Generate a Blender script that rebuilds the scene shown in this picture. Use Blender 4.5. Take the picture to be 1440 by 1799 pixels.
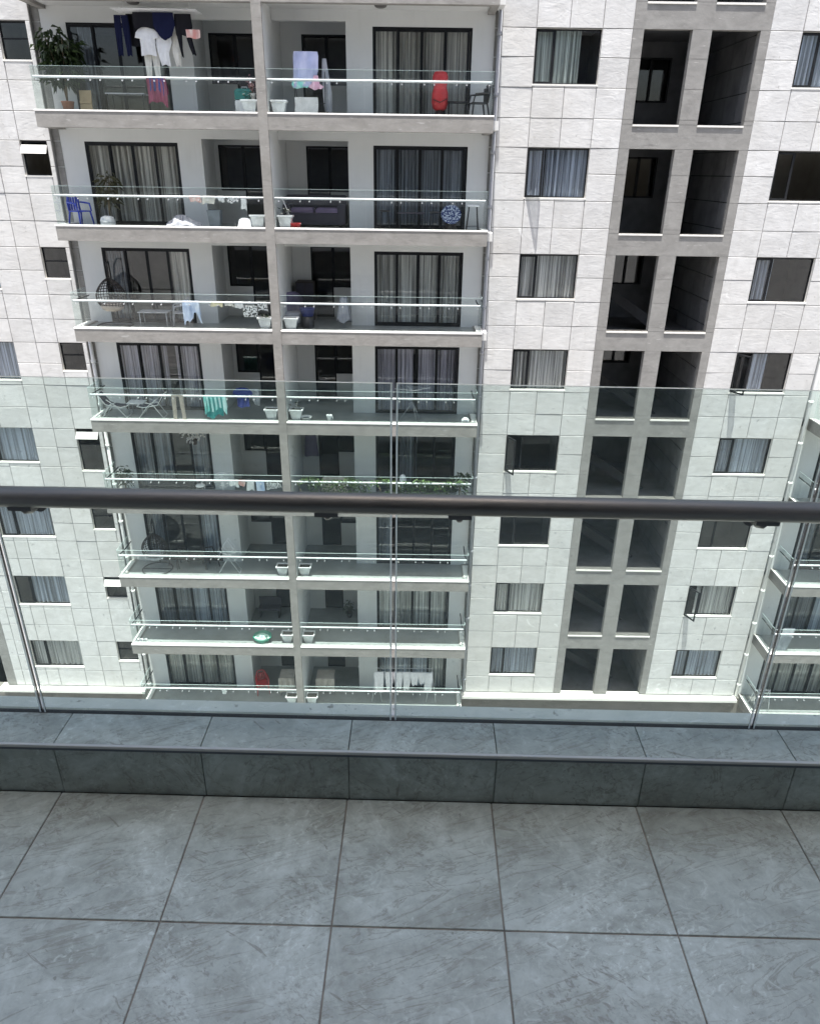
import bpy, math, random
from mathutils import Vector, Matrix
R = math.radians
random.seed(7)
for o in list(bpy.data.objects): bpy.data.objects.remove(o)
SC = bpy.context.scene
COL = SC.collection

# ------------------------------------------------------------------ camera
EYE = Vector((0.0, 0.0, 1.57))
PITCH, YAW, ROLL, FPX = R(25.16), R(-0.065), R(-0.811), 1276.0
fw = Vector((math.sin(YAW)*math.cos(PITCH), math.cos(YAW)*math.cos(PITCH), -math.sin(PITCH)))
ri0 = Vector((math.cos(YAW), -math.sin(YAW), 0)); dn0 = fw.cross(ri0)
ri = math.cos(ROLL)*ri0 + math.sin(ROLL)*dn0
dn = -math.sin(ROLL)*ri0 + math.cos(ROLL)*dn0
cam = bpy.data.cameras.new('camera'); camo = bpy.data.objects.new('camera', cam); COL.objects.link(camo)
up = -dn; bk = -fw
camo.matrix_world = Matrix(((ri.x, up.x, bk.x, EYE.x), (ri.y, up.y, bk.y, EYE.y), (ri.z, up.z, bk.z, EYE.z), (0, 0, 0, 1)))
cam.sensor_fit = 'HORIZONTAL'; cam.sensor_width = 36; cam.lens = 36*FPX/1440
cam.clip_start = 0.02; cam.clip_end = 2000
SC.camera = camo

# ------------------------------------------------------------------ light
LIGHT = Vector((0.03, 0.165, -1)).normalized()          # the way the sunlight travels
ELEV = math.asin(-LIGHT.z)
w = bpy.data.worlds.new('World'); SC.world = w; w.use_nodes = True
nt = w.node_tree; bg = nt.nodes['Background']
sky = nt.nodes.new('ShaderNodeTexSky'); sky.sky_type = 'NISHITA'; sky.sun_disc = False
sky.sun_elevation = ELEV; sky.sun_rotation = R(180); sky.air_density = 1.0; sky.dust_density = 4.0; sky.ozone_density = .6
nt.links.new(sky.outputs[0], bg.inputs[0]); bg.inputs[1].default_value = 0.12
sl = bpy.data.lights.new('sun', 'SUN'); sl.energy = 5.0; sl.angle = R(0.5); sl.color = (1, .98, .945)
so = bpy.data.objects.new('sun', sl); COL.objects.link(so); so.rotation_euler = LIGHT.to_track_quat('-Z', 'Y').to_euler(); so.location = (0, 0, 60)
vs = SC.view_settings; vs.view_transform = 'Standard'; vs.look = 'None'; vs.gamma = 1; vs.exposure = 1.27
try: vs.use_curve_mapping = False
except Exception: pass
SC.render.engine = 'CYCLES'
SC.cycles.max_bounces = 12; SC.cycles.transparent_max_bounces = 24; SC.cycles.diffuse_bounces = 5; SC.cycles.glossy_bounces = 5

# ------------------------------------------------------------------ materials
def nodes(name):
    m = bpy.data.materials.new(name); m.use_nodes = True
    t = m.node_tree; return m, t, t.nodes['Principled BSDF']
def N(t, kind, **kw):
    n = t.nodes.new(kind)
    for k, v in kw.items():
        if k in n.inputs: n.inputs[k].default_value = v
        else: setattr(n, k, v)
    return n
def pos(t, scale=(1, 1, 1), rot=(0, 0, 0), obj=False):
    m0 = N(t, 'ShaderNodeMapping'); m0.inputs['Rotation'].default_value = rot
    mp = N(t, 'ShaderNodeMapping'); mp.inputs['Scale'].default_value = scale; t.links.new(m0.outputs[0], mp.inputs['Vector'])
    if obj: g = N(t, 'ShaderNodeTexCoord'); t.links.new(g.outputs['Object'], m0.inputs['Vector'])
    else: g = N(t, 'ShaderNodeNewGeometry'); t.links.new(g.outputs['Position'], m0.inputs['Vector'])
    return mp.outputs[0]
def noise(t, vec, scale=5, detail=5, rough=.6, dist=0):
    n = N(t, 'ShaderNodeTexNoise', Scale=scale, Detail=detail, Roughness=rough, Distortion=dist); t.links.new(vec, n.inputs['Vector']); return n.outputs['Fac']
def ramp(t, fac, stops):
    r = N(t, 'ShaderNodeValToRGB'); e = r.color_ramp.elements
    while len(e) < len(stops): e.new(.5)
    for i, (p, c) in enumerate(stops):
        e[i].position = p; e[i].color = (*c, 1) if not isinstance(c, (int, float)) else (c, c, c, 1)
    t.links.new(fac, r.inputs[0]); return r.outputs[0]
def mixc(t, fac, a, b, mode='MIX'):
    m = N(t, 'ShaderNodeMix', data_type='RGBA', blend_type=mode)
    for sock, v in ((m.inputs[0], fac), (m.inputs[6], a), (m.inputs[7], b)):
        if isinstance(v, (int, float)): sock.default_value = v
        elif isinstance(v, (tuple, list)): sock.default_value = (*v, 1)
        else: t.links.new(v, sock)
    return m.outputs[2]
def bump(t, p, h, strength=.5, dist=.01):
    b = N(t, 'ShaderNodeBump', Strength=strength, Distance=dist); t.links.new(h, b.inputs['Height']); t.links.new(b.outputs[0], p.inputs['Normal'])
def col(t, p, c): t.links.new(c, p.inputs['Base Color'])
def randv(t):
    return N(t, 'ShaderNodeObjectInfo').outputs['Random']
def plain(name, c, rough=.6, metal=0, var=.12, scale=6, bmp=0, spec=.5):
    m, t, p = nodes(name)
    n = noise(t, pos(t), scale, 4)
    lo = tuple(x*(1-var) for x in c); hi = tuple(min(1, x*(1+var)) for x in c)
    col(t, p, ramp(t, n, [(.3, lo), (.7, hi)]))
    p.inputs['Roughness'].default_value = rough; p.inputs['Metallic'].default_value = metal
    p.inputs['Specular IOR Level'].default_value = spec
    if bmp: bump(t, p, noise(t, pos(t), scale*6, 4), bmp, .004)
    return m
def glass(name, tint, refl=1.0, dirt_haze=0.0, hazecol=(.8, .82, .8), ior=1.5, bodyvar=False):
    m, t, p = nodes(name); t.nodes.remove(p); out = t.nodes['Material Output']
    tr = N(t, 'ShaderNodeBsdfTransparent'); tr.inputs[0].default_value = (*tint, 1)
    gl = N(t, 'ShaderNodeBsdfGlossy', Roughness=.01)
    lw = N(t, 'ShaderNodeLayerWeight', Blend=.5)          # Schlick: the same from both sides of a pane
    pw = N(t, 'ShaderNodeMath', operation='POWER'); pw.inputs[1].default_value = 5; t.links.new(lw.outputs['Facing'], pw.inputs[0])
    mu = N(t, 'ShaderNodeMath', operation='MULTIPLY_ADD', use_clamp=True); mu.inputs[1].default_value = .96*refl; mu.inputs[2].default_value = .04*refl; t.links.new(pw.outputs[0], mu.inputs[0])
    a = N(t, 'ShaderNodeMixShader'); t.links.new(mu.outputs[0], a.inputs[0]); t.links.new(tr.outputs[0], a.inputs[1]); t.links.new(gl.outputs[0], a.inputs[2])
    last = a
    if dirt_haze:
        d = N(t, 'ShaderNodeBsdfDiffuse'); d.inputs[0].default_value = (*hazecol, 1)  # smudges, and a painted veil standing in for reflected haze
        f = ramp(t, noise(t, pos(t), 3, 6, .7), [(.35, dirt_haze*.45), (.75, dirt_haze)])
        s = ramp(t, noise(t, pos(t, (1, 1, 1)), 55, 2, .5), [(.70, 0.0), (.78, dirt_haze*2.5)])
        f = mixc(t, 1.0, f, s, 'ADD')
        b = N(t, 'ShaderNodeMixShader'); t.links.new(f, b.inputs[0]); t.links.new(last.outputs[0], b.inputs[1]); t.links.new(d.outputs[0], b.inputs[2]); last = b
    t.links.new(last.outputs[0], out.inputs[0]); return m

def m_stone():
    m, t, p = nodes('split_stone')
    v = pos(t, (1, 1, 1.9))
    n1 = noise(t, v, 2.3, 8, .62, .8)
    n2 = noise(t, pos(t), .35, 3)
    c = ramp(t, n1, [(.3, (.51, .505, .496)), (.7, (.645, .641, .632))])
    c = mixc(t, ramp(t, n2, [(.4, 0), (.7, .35)]), c, (.52, .50, .465))
    c = mixc(t, .5, c, ramp(t, randv(t), [(0, .80), (1, 1.0)]), 'MULTIPLY')
    # whitish filler smears
    w1 = noise(t, pos(t, (1, 1, 1.2)), 1.1, 5, .55, 1.4)
    c = mixc(t, ramp(t, w1, [(.69, 0), (.735, .6)]), c, (.78, .78, .77))
    sp = noise(t, pos(t), 9, 2, .4)
    c = mixc(t, ramp(t, sp, [(.73, 0), (.77, .55)]), c, (.33, .32, .30))
    rs = noise(t, pos(t, (3.2, 1, .12)), 1.5, 5, .65)
    c = mixc(t, ramp(t, rs, [(.54, 0), (.74, .28)]), c, (.42, .405, .375))
    col(t, p, c); p.inputs['Roughness'].default_value = .75; p.inputs['Specular IOR Level'].default_value = .25
    h = mixc(t, .35, noise(t, v, 2.2, 9, .6, 1.3), noise(t, pos(t, (1, 1, 2)), 9, 5, .6))
    bump(t, p, h, .32, .04)
    return m
def m_greypaint(name, a, b, stain=(.16, .15, .145)):
    m, t, p = nodes(name)
    n = noise(t, pos(t, (1, 1, 1.5)), 2.0, 7, .65, .5)
    c = ramp(t, n, [(.32, a), (.68, b)])
    s = noise(t, pos(t, (.5, 1, 3)), 3.2, 6, .65, .6)
    c = mixc(t, ramp(t, s, [(.58, 0), (.72, .6)]), c, stain)
    s2 = noise(t, pos(t, (.7, 1, 4)), 4.5, 4, .5)
    c = mixc(t, ramp(t, s2, [(.66, 0), (.74, .45)]), c, (.50, .49, .47))
    col(t, p, c); p.inputs['Roughness'].default_value = .8; p.inputs['Specular IOR Level'].default_value = .2
    bump(t, p, noise(t, pos(t), 7, 7, .65), .35, .02); return m
def m_whitepaint(name, c0, streak=.25):
    m, t, p = nodes(name)
    n = noise(t, pos(t), .9, 4)
    c = ramp(t, n, [(.3, tuple(x*.93 for x in c0)), (.7, c0)])
    s = noise(t, pos(t, (5, 5, .5)), 1.6, 5, .6)
    c = mixc(t, ramp(t, s, [(.55, 0), (.75, streak)]), c, (.42, .40, .37))
    col(t, p, c); p.inputs['Roughness'].default_value = .6; return m
def m_curtain(name, c0, tr=.35):
    m, t, p = nodes(name); t.nodes.remove(p); out = t.nodes['Material Output']
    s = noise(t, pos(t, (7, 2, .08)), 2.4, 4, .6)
    c = ramp(t, s, [(.40, tuple(x*.38 for x in c0)), (.60, tuple(min(.95, x*1.08) for x in c0))])  # fold shade painted into the cloth as darker vertical streaks
    d = N(t, 'ShaderNodeBsdfDiffuse'); t.links.new(c, d.inputs[0])
    l = N(t, 'ShaderNodeBsdfTranslucent'); t.links.new(c, l.inputs[0])
    x = N(t, 'ShaderNodeMixShader'); x.inputs[0].default_value = tr
    t.links.new(d.outputs[0], x.inputs[1]); t.links.new(l.outputs[0], x.inputs[2]); t.links.new(x.outputs[0], out.inputs[0]); return m
def m_edgelight(name, c0):
    m, t, p = nodes(name); t.nodes.remove(p); out = t.nodes['Material Output']
    c = ramp(t, noise(t, pos(t), 20, 3), [(.3, tuple(x*.93 for x in c0)), (.7, c0)])
    d = N(t, 'ShaderNodeBsdfDiffuse'); t.links.new(c, d.inputs[0]); l = N(t, 'ShaderNodeBsdfTranslucent'); t.links.new(c, l.inputs[0])
    x = N(t, 'ShaderNodeMixShader'); x.inputs[0].default_value = .88
    t.links.new(d.outputs[0], x.inputs[1]); t.links.new(l.outputs[0], x.inputs[2]); t.links.new(x.outputs[0], out.inputs[0]); return m
def m_cloth(name, a, b=None, stripe=0, axis=0):
    m, t, p = nodes(name)
    n = noise(t, pos(t), 5, 4)
    lo = tuple(x*.8 for x in a)
    c = ramp(t, n, [(.3, lo), (.7, a)])
    if b:
        if stripe:
            wv = N(t, 'ShaderNodeTexWave', Scale=stripe, Distortion=2.0, Detail=2); wv.bands_direction = 'XYZ'[axis]; t.links.new(pos(t), wv.inputs['Vector'])
            c = mixc(t, ramp(t, wv.outputs['Fac'], [(.45, 0), (.55, 1)]), c, b)
        else:
            hard = 'bw' in name or 'black_white' in name or 'pattern' in name
            f = ramp(t, noise(t, pos(t), 24, 2, .4), [(.5, 0), (.56, 1)]) if hard else ramp(t, noise(t, pos(t, (1, 1, .35)), 7, 3, .5), [(.35, 0), (.7, 1)])
            c = mixc(t, f, c, b)
    col(t, p, c); p.inputs['Roughness'].default_value = .9; p.inputs['Specular IOR Level'].default_value = .1
    bump(t, p, noise(t, pos(t, (6, 6, 1)), 4, 3), .3, .01); return m
def m_leaf(name, a, b):
    m, t, p = nodes(name); t.nodes.remove(p); out = t.nodes['Material Output']
    c = ramp(t, noise(t, pos(t), 11, 2), [(.3, a), (.7, b)])
    d = N(t, 'ShaderNodeBsdfPrincipled', Roughness=.45); t.links.new(c, d.inputs['Base Color'])
    l = N(t, 'ShaderNodeBsdfTranslucent'); t.links.new(c, l.inputs[0])
    x = N(t, 'ShaderNodeMixShader'); x.inputs[0].default_value = .25
    t.links.new(d.outputs[0], x.inputs[1]); t.links.new(l.outputs[0], x.inputs[2]); t.links.new(x.outputs[0], out.inputs[0]); return m
def noise_warp(t, v):
    n = N(t, 'ShaderNodeTexNoise', Scale=9, Detail=3); t.links.new(v, n.inputs['Vector'])
    sc = N(t, 'ShaderNodeVectorMath', operation='SCALE'); sc.inputs['Scale'].default_value = .022; t.links.new(n.outputs['Color'], sc.inputs[0])
    ad = N(t, 'ShaderNodeVectorMath', operation='ADD'); t.links.new(v, ad.inputs[0]); t.links.new(sc.outputs[0], ad.inputs[1])
    sb = N(t, 'ShaderNodeVectorMath', operation='SUBTRACT'); sb.inputs[1].default_value = (.011, .011, .011); t.links.new(ad.outputs[0], sb.inputs[0])
    return sb.outputs[0]
def m_floor(name, base=1.0):
    m, t, p = nodes(name)
    oi = N(t, 'ShaderNodeObjectInfo'); g = N(t, 'ShaderNodeNewGeometry')
    sc = N(t, 'ShaderNodeVectorMath', operation='SCALE'); sc.inputs[0].default_value = (7.3, 3.1, 5.7)
    t.links.new(oi.outputs['Random'], sc.inputs['Scale'])
    ad = N(t, 'ShaderNodeVectorMath', operation='ADD'); t.links.new(g.outputs['Position'], ad.inputs[0]); t.links.new(sc.outputs[0], ad.inputs[1])
    def mp(scale, rz):
        q = N(t, 'ShaderNodeMapping'); q.inputs['Rotation'].default_value = (0, 0, R(rz)); t.links.new(ad.outputs[0], q.inputs[0])   # turn first, then stretch
        q2 = N(t, 'ShaderNodeMapping'); q2.inputs['Scale'].default_value = scale; t.links.new(q.outputs[0], q2.inputs[0]); return q2.outputs[0]
    v = mp((1, 1.6, 1.6), -20)                      # veins of the tile, running diagonally
    n1 = noise(t, v, 3.4, 9, .60, 1.6)
    k = lambda r, gg, b: (r*base*.97, gg*base*1.09, b*base*1.05)
    c = ramp(t, n1, [(.26, k(.225, .225, .215)), (.5, k(.315, .32, .315)), (.74, k(.385, .395, .395))])
    n2 = noise(t, v, 11, 8, .7, .7)
    c = mixc(t, .40, c, ramp(t, n2, [(.3, .72), (.7, 1.0)]), 'MULTIPLY')
    vein = noise(t, mp((1, 4.5, 2), -19), 3.2, 6, .6, 1.0)
    c = mixc(t, ramp(t, vein, [(.482, 0), (.5, .62), (.518, 0)]), c, k(.17, .158, .14))
    # dust, dried water and shoe smears lying over the tiles
    wp = pos(t)
    d1 = noise(t, wp, 3.0, 7, .68, 1.6)
    c = mixc(t, ramp(t, d1, [(.50, 0), (.66, .55)]), c, k(.46, .475, .485))
    d2 = noise(t, wp, 14, 8, .75, 2.2)
    c = mixc(t, ramp(t, d2, [(.56, 0), (.68, .45)]), c, k(.50, .51, .515))
    wv = N(t, 'ShaderNodeTexWave', Scale=14.0, Distortion=22.0, Detail=5); wv.wave_type = 'RINGS'; wv.inputs['Detail Scale'].default_value = .7; t.links.new(wp, wv.inputs['Vector'])
    msk = ramp(t, noise(t, wp, 2.6, 4, .6, .6), [(.58, 0), (.70, .4)])
    c = mixc(t, mixc(t, 1.0, msk, ramp(t, wv.outputs['Fac'], [(.80, 0), (.95, .6)]), 'MULTIPLY'), c, k(.49, .50, .505))
    sc2 = noise(t, pos(t, (1, 9, 1), (0, 0, R(-38))), 9, 4, .6, .5)
    c = mixc(t, ramp(t, sc2, [(.70, 0), (.75, .25)]), c, k(.50, .52, .52))
    sc3 = noise(t, pos(t, (9, 1, 1), (0, 0, R(-62))), 7, 4, .6, .9)
    c = mixc(t, ramp(t, sc3, [(.735, 0), (.77, .30)]), c, k(.16, .15, .13))
    # clusters of scuffs and sole prints
    gm = ramp(t, noise(t, wp, 3.4, 4, .6, .8), [(.52, 0), (.62, 1)])
    gs = ramp(t, noise(t, pos(t, (1, 1.6, 1), (0, 0, R(35))), 58, 4, .65, .6), [(.52, 0), (.64, .75)])
    c = mixc(t, mixc(t, 1.0, gm, gs, 'MULTIPLY'), c, k(.175, .165, .155))
    gl = ramp(t, noise(t, pos(t, (1, 1.4, 1), (0, 0, R(-30))), 46, 5, .7, .8), [(.54, 0), (.66, .6)])
    c = mixc(t, mixc(t, 1.0, ramp(t, noise(t, wp, 2.9, 4, .6, 1.0), [(.50, 0), (.62, 1)]), gl, 'MULTIPLY'), c, k(.53, .545, .55))
    s = noise(t, mp((1, 5, 1), 31), 7.5, 5, .6, 1.8)
    c = mixc(t, ramp(t, s, [(.655, 0), (.69, .5)]), c, k(.12, .105, .09))
    s3 = noise(t, wp, 60, 2, .5)
    c = mixc(t, ramp(t, s3, [(.71, 0), (.76, .5)]), c, k(.10, .09, .08))
    gr = noise(t, pos(t), 34, 7, .72, .5)
    c = mixc(t, .6, c, ramp(t, gr, [(.3, .68), (.53, 1.0), (.7, 1.14)]), 'MULTIPLY')
    if name == 'balcony_tile':                          # dried ring marks where pots and wet soles stood
        for (cx, cy, rad, fr) in ((-.098, 1.236, .052, 520), (-.90, 1.165, .030, 300), (.505, 1.235, .045, 420), (-.64, .93, .05, 380), (.82, 1.13, .06, 460), (.10, .90, .055, 340)):
            sb = N(t, 'ShaderNodeVectorMath', operation='DISTANCE'); t.links.new(noise_warp(t, wp), sb.inputs[0]); sb.inputs[1].default_value = (cx, cy, 0)
            sn = N(t, 'ShaderNodeMath', operation='MULTIPLY'); sn.inputs[1].default_value = fr; t.links.new(sb.outputs['Value'], sn.inputs[0])
            si = N(t, 'ShaderNodeMath', operation='SINE'); t.links.new(sn.outputs[0], si.inputs[0])
            mk = N(t, 'ShaderNodeMapRange'); mk.inputs['From Min'].default_value = rad; mk.inputs['From Max'].default_value = rad*.75; t.links.new(sb.outputs['Value'], mk.inputs['Value'])
            f = mixc(t, 1.0, mk.outputs[0], ramp(t, si.outputs[0], [(.1, .03), (.8, .24)]), 'MULTIPLY')
            f = mixc(t, 1.0, f, ramp(t, noise(t, wp, 30, 4, .7), [(.44, 0), (.58, 1)]), 'MULTIPLY')
            c = mixc(t, f, c, k(.50, .52, .525))
    col(t, p, c)
    rr = ramp(t, d1, [(.4, .34), (.7, .55)]); t.links.new(rr, p.inputs['Roughness']); p.inputs['Specular IOR Level'].default_value = .45
    hh = mixc(t, .5, n1, n2); bump(t, p, hh, .22, .004)
    return m
def m_coping():
    m, t, p = nodes('flaking_coping')
    c = ramp(t, noise(t, pos(t), 6, 7, .7, .6), [(.3, (.40, .425, .40)), (.7, (.55, .57, .54))])
    c = mixc(t, ramp(t, noise(t, pos(t, (1, 2, 1)), 16, 7, .75, .8), [(.56, 0), (.66, .55)]), c, (.72, .74, .73))
    c = mixc(t, ramp(t, noise(t, pos(t), 30, 3, .5), [(.66, 0), (.72, .7)]), c, (.12, .115, .105))
    col(t, p, c); p.inputs['Roughness'].default_value = .7
    bump(t, p, noise(t, pos(t), 22, 6, .7), .4, .006); return m
def m_metal(name, c, rough, metal=1):
    m, t, p = nodes(name)
    n = noise(t, pos(t, (2, 30, 30)), 8, 5, .6)
    col(t, p, ramp(t, n, [(.3, tuple(x*.85 for x in c)), (.7, c)]))
    t.links.new(ramp(t, n, [(.3, rough*.8), (.7, rough*1.2)]), p.inputs['Roughness'])
    p.inputs['Metallic'].default_value = metal; return m

M = {}
M['stone'] = m_stone()
M['grout'] = plain('wall_grout', (.25, .245, .24), .9)
M['greypaint'] = m_greypaint('taupe_paint', (.222, .213, .198), (.298, .287, .268))
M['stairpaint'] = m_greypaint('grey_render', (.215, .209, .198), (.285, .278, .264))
M['white'] = m_whitepaint('white_wall_paint', (.66, .665, .65), .14)
M['ceilwhite'] = plain('white_ceiling_paint', (.64, .64, .625), .8, var=.04)
M['kerb'] = m_whitepaint('white_kerb_paint', (.78, .765, .73), .3)
M['sill'] = m_whitepaint('cream_sill_paint', (.76, .74, .69), .3)
M['balcfloor'] = plain('grey_floor_tile', (.25, .265, .26), .35, var=.2, scale=1.3)
M['black'] = plain('black_aluminium', (.012, .013, .015), .5, var=.2, spec=.2)
M['steel'] = plain('pale_rail_steel', (.74, .75, .76), .35, 0, var=.06)
M['dots'] = plain('bright_clamp_steel', (.52, .53, .54), .3, .2)
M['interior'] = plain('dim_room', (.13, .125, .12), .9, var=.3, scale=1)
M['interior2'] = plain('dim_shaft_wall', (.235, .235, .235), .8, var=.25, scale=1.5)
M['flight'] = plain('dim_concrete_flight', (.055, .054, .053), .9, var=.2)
M['shaftline'] = plain('shaft_joint', (.05, .05, .05), .9)
M['cur_white'] = m_curtain('white_sheer', (.86, .86, .83))
M['cur_beige'] = m_curtain('beige_sheer', (.80, .78, .72))
M['cur_blue'] = m_curtain('blue_grey_sheer', (.62, .69, .80))
M['cur_dark'] = m_curtain('slate_sheer', (.36, .39, .44))
M['cur_lilac'] = m_curtain('lilac_sheer', (.66, .64, .74))
M['cur_green'] = m_curtain('pale_green_sheer', (.68, .76, .71))
M['winglass'] = glass('window_glass', (.955, .965, .965), .9)
M['balcglass'] = glass('balcony_glass', (.95, .973, .966), .9, .006, (.6, .66, .66))
M['balcedge'] = plain('balcony_glass_edge', (.45, .55, .53), .2, var=.05)
M['nearglass'] = glass('balustrade_glass', (.93, .984, .966), 1.0, .072, (.8, .9, .87))
M['nearedge'] = plain('balustrade_glass_edge', (.86, .85, .80), .15, var=.1)
M['edgeglow'] = m_edgelight('painted_edge_light', (.93, .94, .91))
M['edgedark'] = plain('dark_glass_edge', (.022, .032, .03), .2)
M['nosing_shade'] = plain('painted_nosing_shade', (.085, .10, .12), .5)
M['seal'] = plain('black_seal', (.015, .015, .015), .7)
M['pipe'] = m_whitepaint('white_pvc', (.74, .74, .72), .3)
M['shadedpipe'] = m_whitepaint('shaded_white_pvc', (.34, .35, .37), .2)  # white pipe darkened in colour to stand in for shade
M['podium'] = m_greypaint('brown_podium_paint', (.16, .15, .135), (.22, .205, .185))
M['ground'] = plain('concrete_yard', (.24, .235, .225), .9, var=.25, scale=.8)
M['hostwall'] = plain('pale_host_wall', (.20, .20, .195), .8, var=.06, scale=.6)
M['floor'] = m_floor('balcony_tile', 1.17)
M['riser'] = m_floor('kerb_tile', 1.2)
M['trim'] = m_metal('kerb_nosing', (.50, .51, .505), .5, .5)
M['coping'] = m_coping()
M['joint'] = plain('tile_joint', (.20, .19, .17), .95, var=.4, scale=12)
M['rail'] = m_metal('dark_handrail', (.20, .192, .178), .43, .75)
M['bracket'] = m_metal('bracket_metal', (.16, .155, .15), .4, .9)

# ------------------------------------------------------------------ mesh helpers
class MB:
    def __init__(s): s.v = []; s.f = []; s.m = []; s.s = []
    def quad(s, a, b, c, d, mi=0, sm=False):
        n = len(s.v); s.v += [tuple(a), tuple(b), tuple(c), tuple(d)]; s.f.append((n, n+1, n+2, n+3)); s.m.append(mi); s.s.append(sm); return s
    def box(s, x0, x1, y0, y1, z0, z1, mi=0, T=None):
        n = len(s.v)
        P = [Vector((x, y, z)) for z in (z0, z1) for y in (y0, y1) for x in (x0, x1)]
        if T: P = [T @ p for p in P]
        s.v += [tuple(p) for p in P]
        for q in ((0, 2, 3, 1), (4, 5, 7, 6), (0, 1, 5, 4), (2, 6, 7, 3), (0, 4, 6, 2), (1, 3, 7, 5)):
            s.f.append(tuple(n+i for i in q)); s.m.append(mi); s.s.append(False)
        return s
    def cham(s, x0, x1, y0, y1, z0, z1, c, axis='z', mi=0):
        # box whose outward face (top for z, front -y for y) has chamfered edges
        n = len(s.v)
        if axis == 'z':
            P = [(x0, y0, z0), (x1, y0, z0), (x1, y1, z0), (x0, y1, z0), (x0, y0, z1-c), (x1, y0, z1-c), (x1, y1, z1-c), (x0, y1, z1-c),
                 (x0+c, y0+c, z1), (x1-c, y0+c, z1), (x1-c, y1-c, z1), (x0+c, y1-c, z1)]
        else:
            P = [(x1, y1, z0), (x0, y1, z0), (x0, y1, z1), (x1, y1, z1), (x1, y0+c, z0), (x0, y0+c, z0), (x0, y0+c, z1), (x1, y0+c, z1),
                 (x1-c, y0, z0+c), (x0+c, y0, z0+c), (x0+c, y0, z1-c), (x1-c, y0, z1-c)]
        s.v += P
        F = [(3, 2, 1, 0), (8, 9, 10, 11)]
        for i in range(4):
            j = (i+1) % 4
            F += [(i, j, j+4, i+4), (i+4, j+4, j+8, i+8)]
        for q in F: s.f.append(tuple(n+i for i in q)); s.m.append(mi); s.s.append(False)
        return s
    def tube(s, pts, r, n=8, mi=0, cap=True, closed=False):
        pts = [Vector(p) for p in pts]; rs = r if isinstance(r, (list, tuple)) else [r]*len(pts)
        L = len(pts); base = len(s.v); prev = None
        for i, p in enumerate(pts):
            if closed: d = pts[(i+1) % L]-pts[i-1]
            else: d = pts[min(i+1, L-1)]-pts[max(i-1, 0)]
            d.normalize()
            if prev is None:
                a = Vector((0, 0, 1)) if abs(d.z) < .9 else Vector((1, 0, 0)); u = d.cross(a).normalized()
            else:
                u = (prev-d*prev.dot(d)).normalized()
            prev = u; q = d.cross(u)
            for k in range(n):
                an = 2*math.pi*k/n; s.v.append(tuple(p+rs[i]*(math.cos(an)*u+math.sin(an)*q)))
        for i in range(L if closed else L-1):
            for k in range(n):
                a = base+i*n+k; b = base+i*n+(k+1) % n; j = (i+1) % L; c = base+j*n+(k+1) % n; d2 = base+j*n+k
                s.f.append((a, b, c, d2)); s.m.append(mi); s.s.append(True)
        if cap and not closed:
            s.f.append(tuple(base+k for k in reversed(range(n)))); s.m.append(mi); s.s.append(False)
            s.f.append(tuple(base+(L-1)*n+k for k in range(n))); s.m.append(mi); s.s.append(False)
        return s
    def lathe(s, prof, c=(0, 0, 0), n=16, mi=0, sx=1, sy=1):
        base = len(s.v)
        for r, z in prof:
            for k in range(n):
                a = 2*math.pi*k/n; s.v.append((c[0]+r*math.cos(a)*sx, c[1]+r*math.sin(a)*sy, c[2]+z))
        for i in range(len(prof)-1):
            for k in range(n):
                s.f.append((base+i*n+k, base+i*n+(k+1) % n, base+(i+1)*n+(k+1) % n, base+(i+1)*n+k)); s.m.append(mi); s.s.append(True)
        return s
    def grid(s, fn, nu, nv, mi=0):
        base = len(s.v)
        for j in range(nv+1):
            for i in range(nu+1): s.v.append(tuple(fn(i/nu, j/nv)))
        for j in range(nv):
            for i in range(nu):
                a = base+j*(nu+1)+i; s.f.append((a, a+1, a+nu+2, a+nu+1)); s.m.append(mi); s.s.append(True)
        return s
    def leaf(s, p, d, up_, L, W, mi=0, bend=.25):
        p = Vector(p); d = Vector(d).normalized(); side = d.cross(Vector(up_))
        if side.length < 1e-3: side = Vector((1, 0, 0))
        side.normalize(); nrm = side.cross(d)
        n = len(s.v)
        m1 = p+d*L*.45+nrm*L*.06; tip = p+d*L-nrm*L*bend
        s.v += [tuple(p), tuple(m1-side*W/2), tuple(tip), tuple(m1+side*W/2)]
        s.f += [(n, n+1, n+2), (n, n+2, n+3)]; s.m += [mi, mi]; s.s += [True, True]
    def mesh(s, name, mats):
        me = bpy.data.meshes.new(name); me.from_pydata(s.v, [], s.f)
        for m in (mats if isinstance(mats, (list, tuple)) else [mats]): me.materials.append(M[m] if isinstance(m, str) else m)
        me.polygons.foreach_set('material_index', s.m); me.polygons.foreach_set('use_smooth', s.s); me.update(); return me

def put(name, me, parent=None, loc=(0, 0, 0), rot=(0, 0, 0), kind=None):
    o = bpy.data.objects.new(name, me); COL.objects.link(o); o.location = loc; o.rotation_euler = rot
    if parent: o.parent = parent
    if kind: o['kind'] = kind
    return o
def tag(o, label, cat, group=None):
    o['label'] = label; o['category'] = cat
    if group: o['group'] = group
    return o
def thing(name, label, cat, loc=(0, 0, 0), rz=0, group=None):
    return tag(put(name, None, None, loc, (0, 0, rz)), label, cat, group)
CACHE = {}
def cached(key, fn):
    if key not in CACHE: CACHE[key] = fn()
    return CACHE[key]
def in_view(p, mx=60):
    d = Vector(p)-EYE; z = d.dot(fw)
    if z < .1: return False, 0
    u = 720+FPX*d.dot(ri)/z; v = 899.5+FPX*d.dot(dn)/z
    return (-mx < u < 1440+mx and -mx < v < 1290), z

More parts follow.
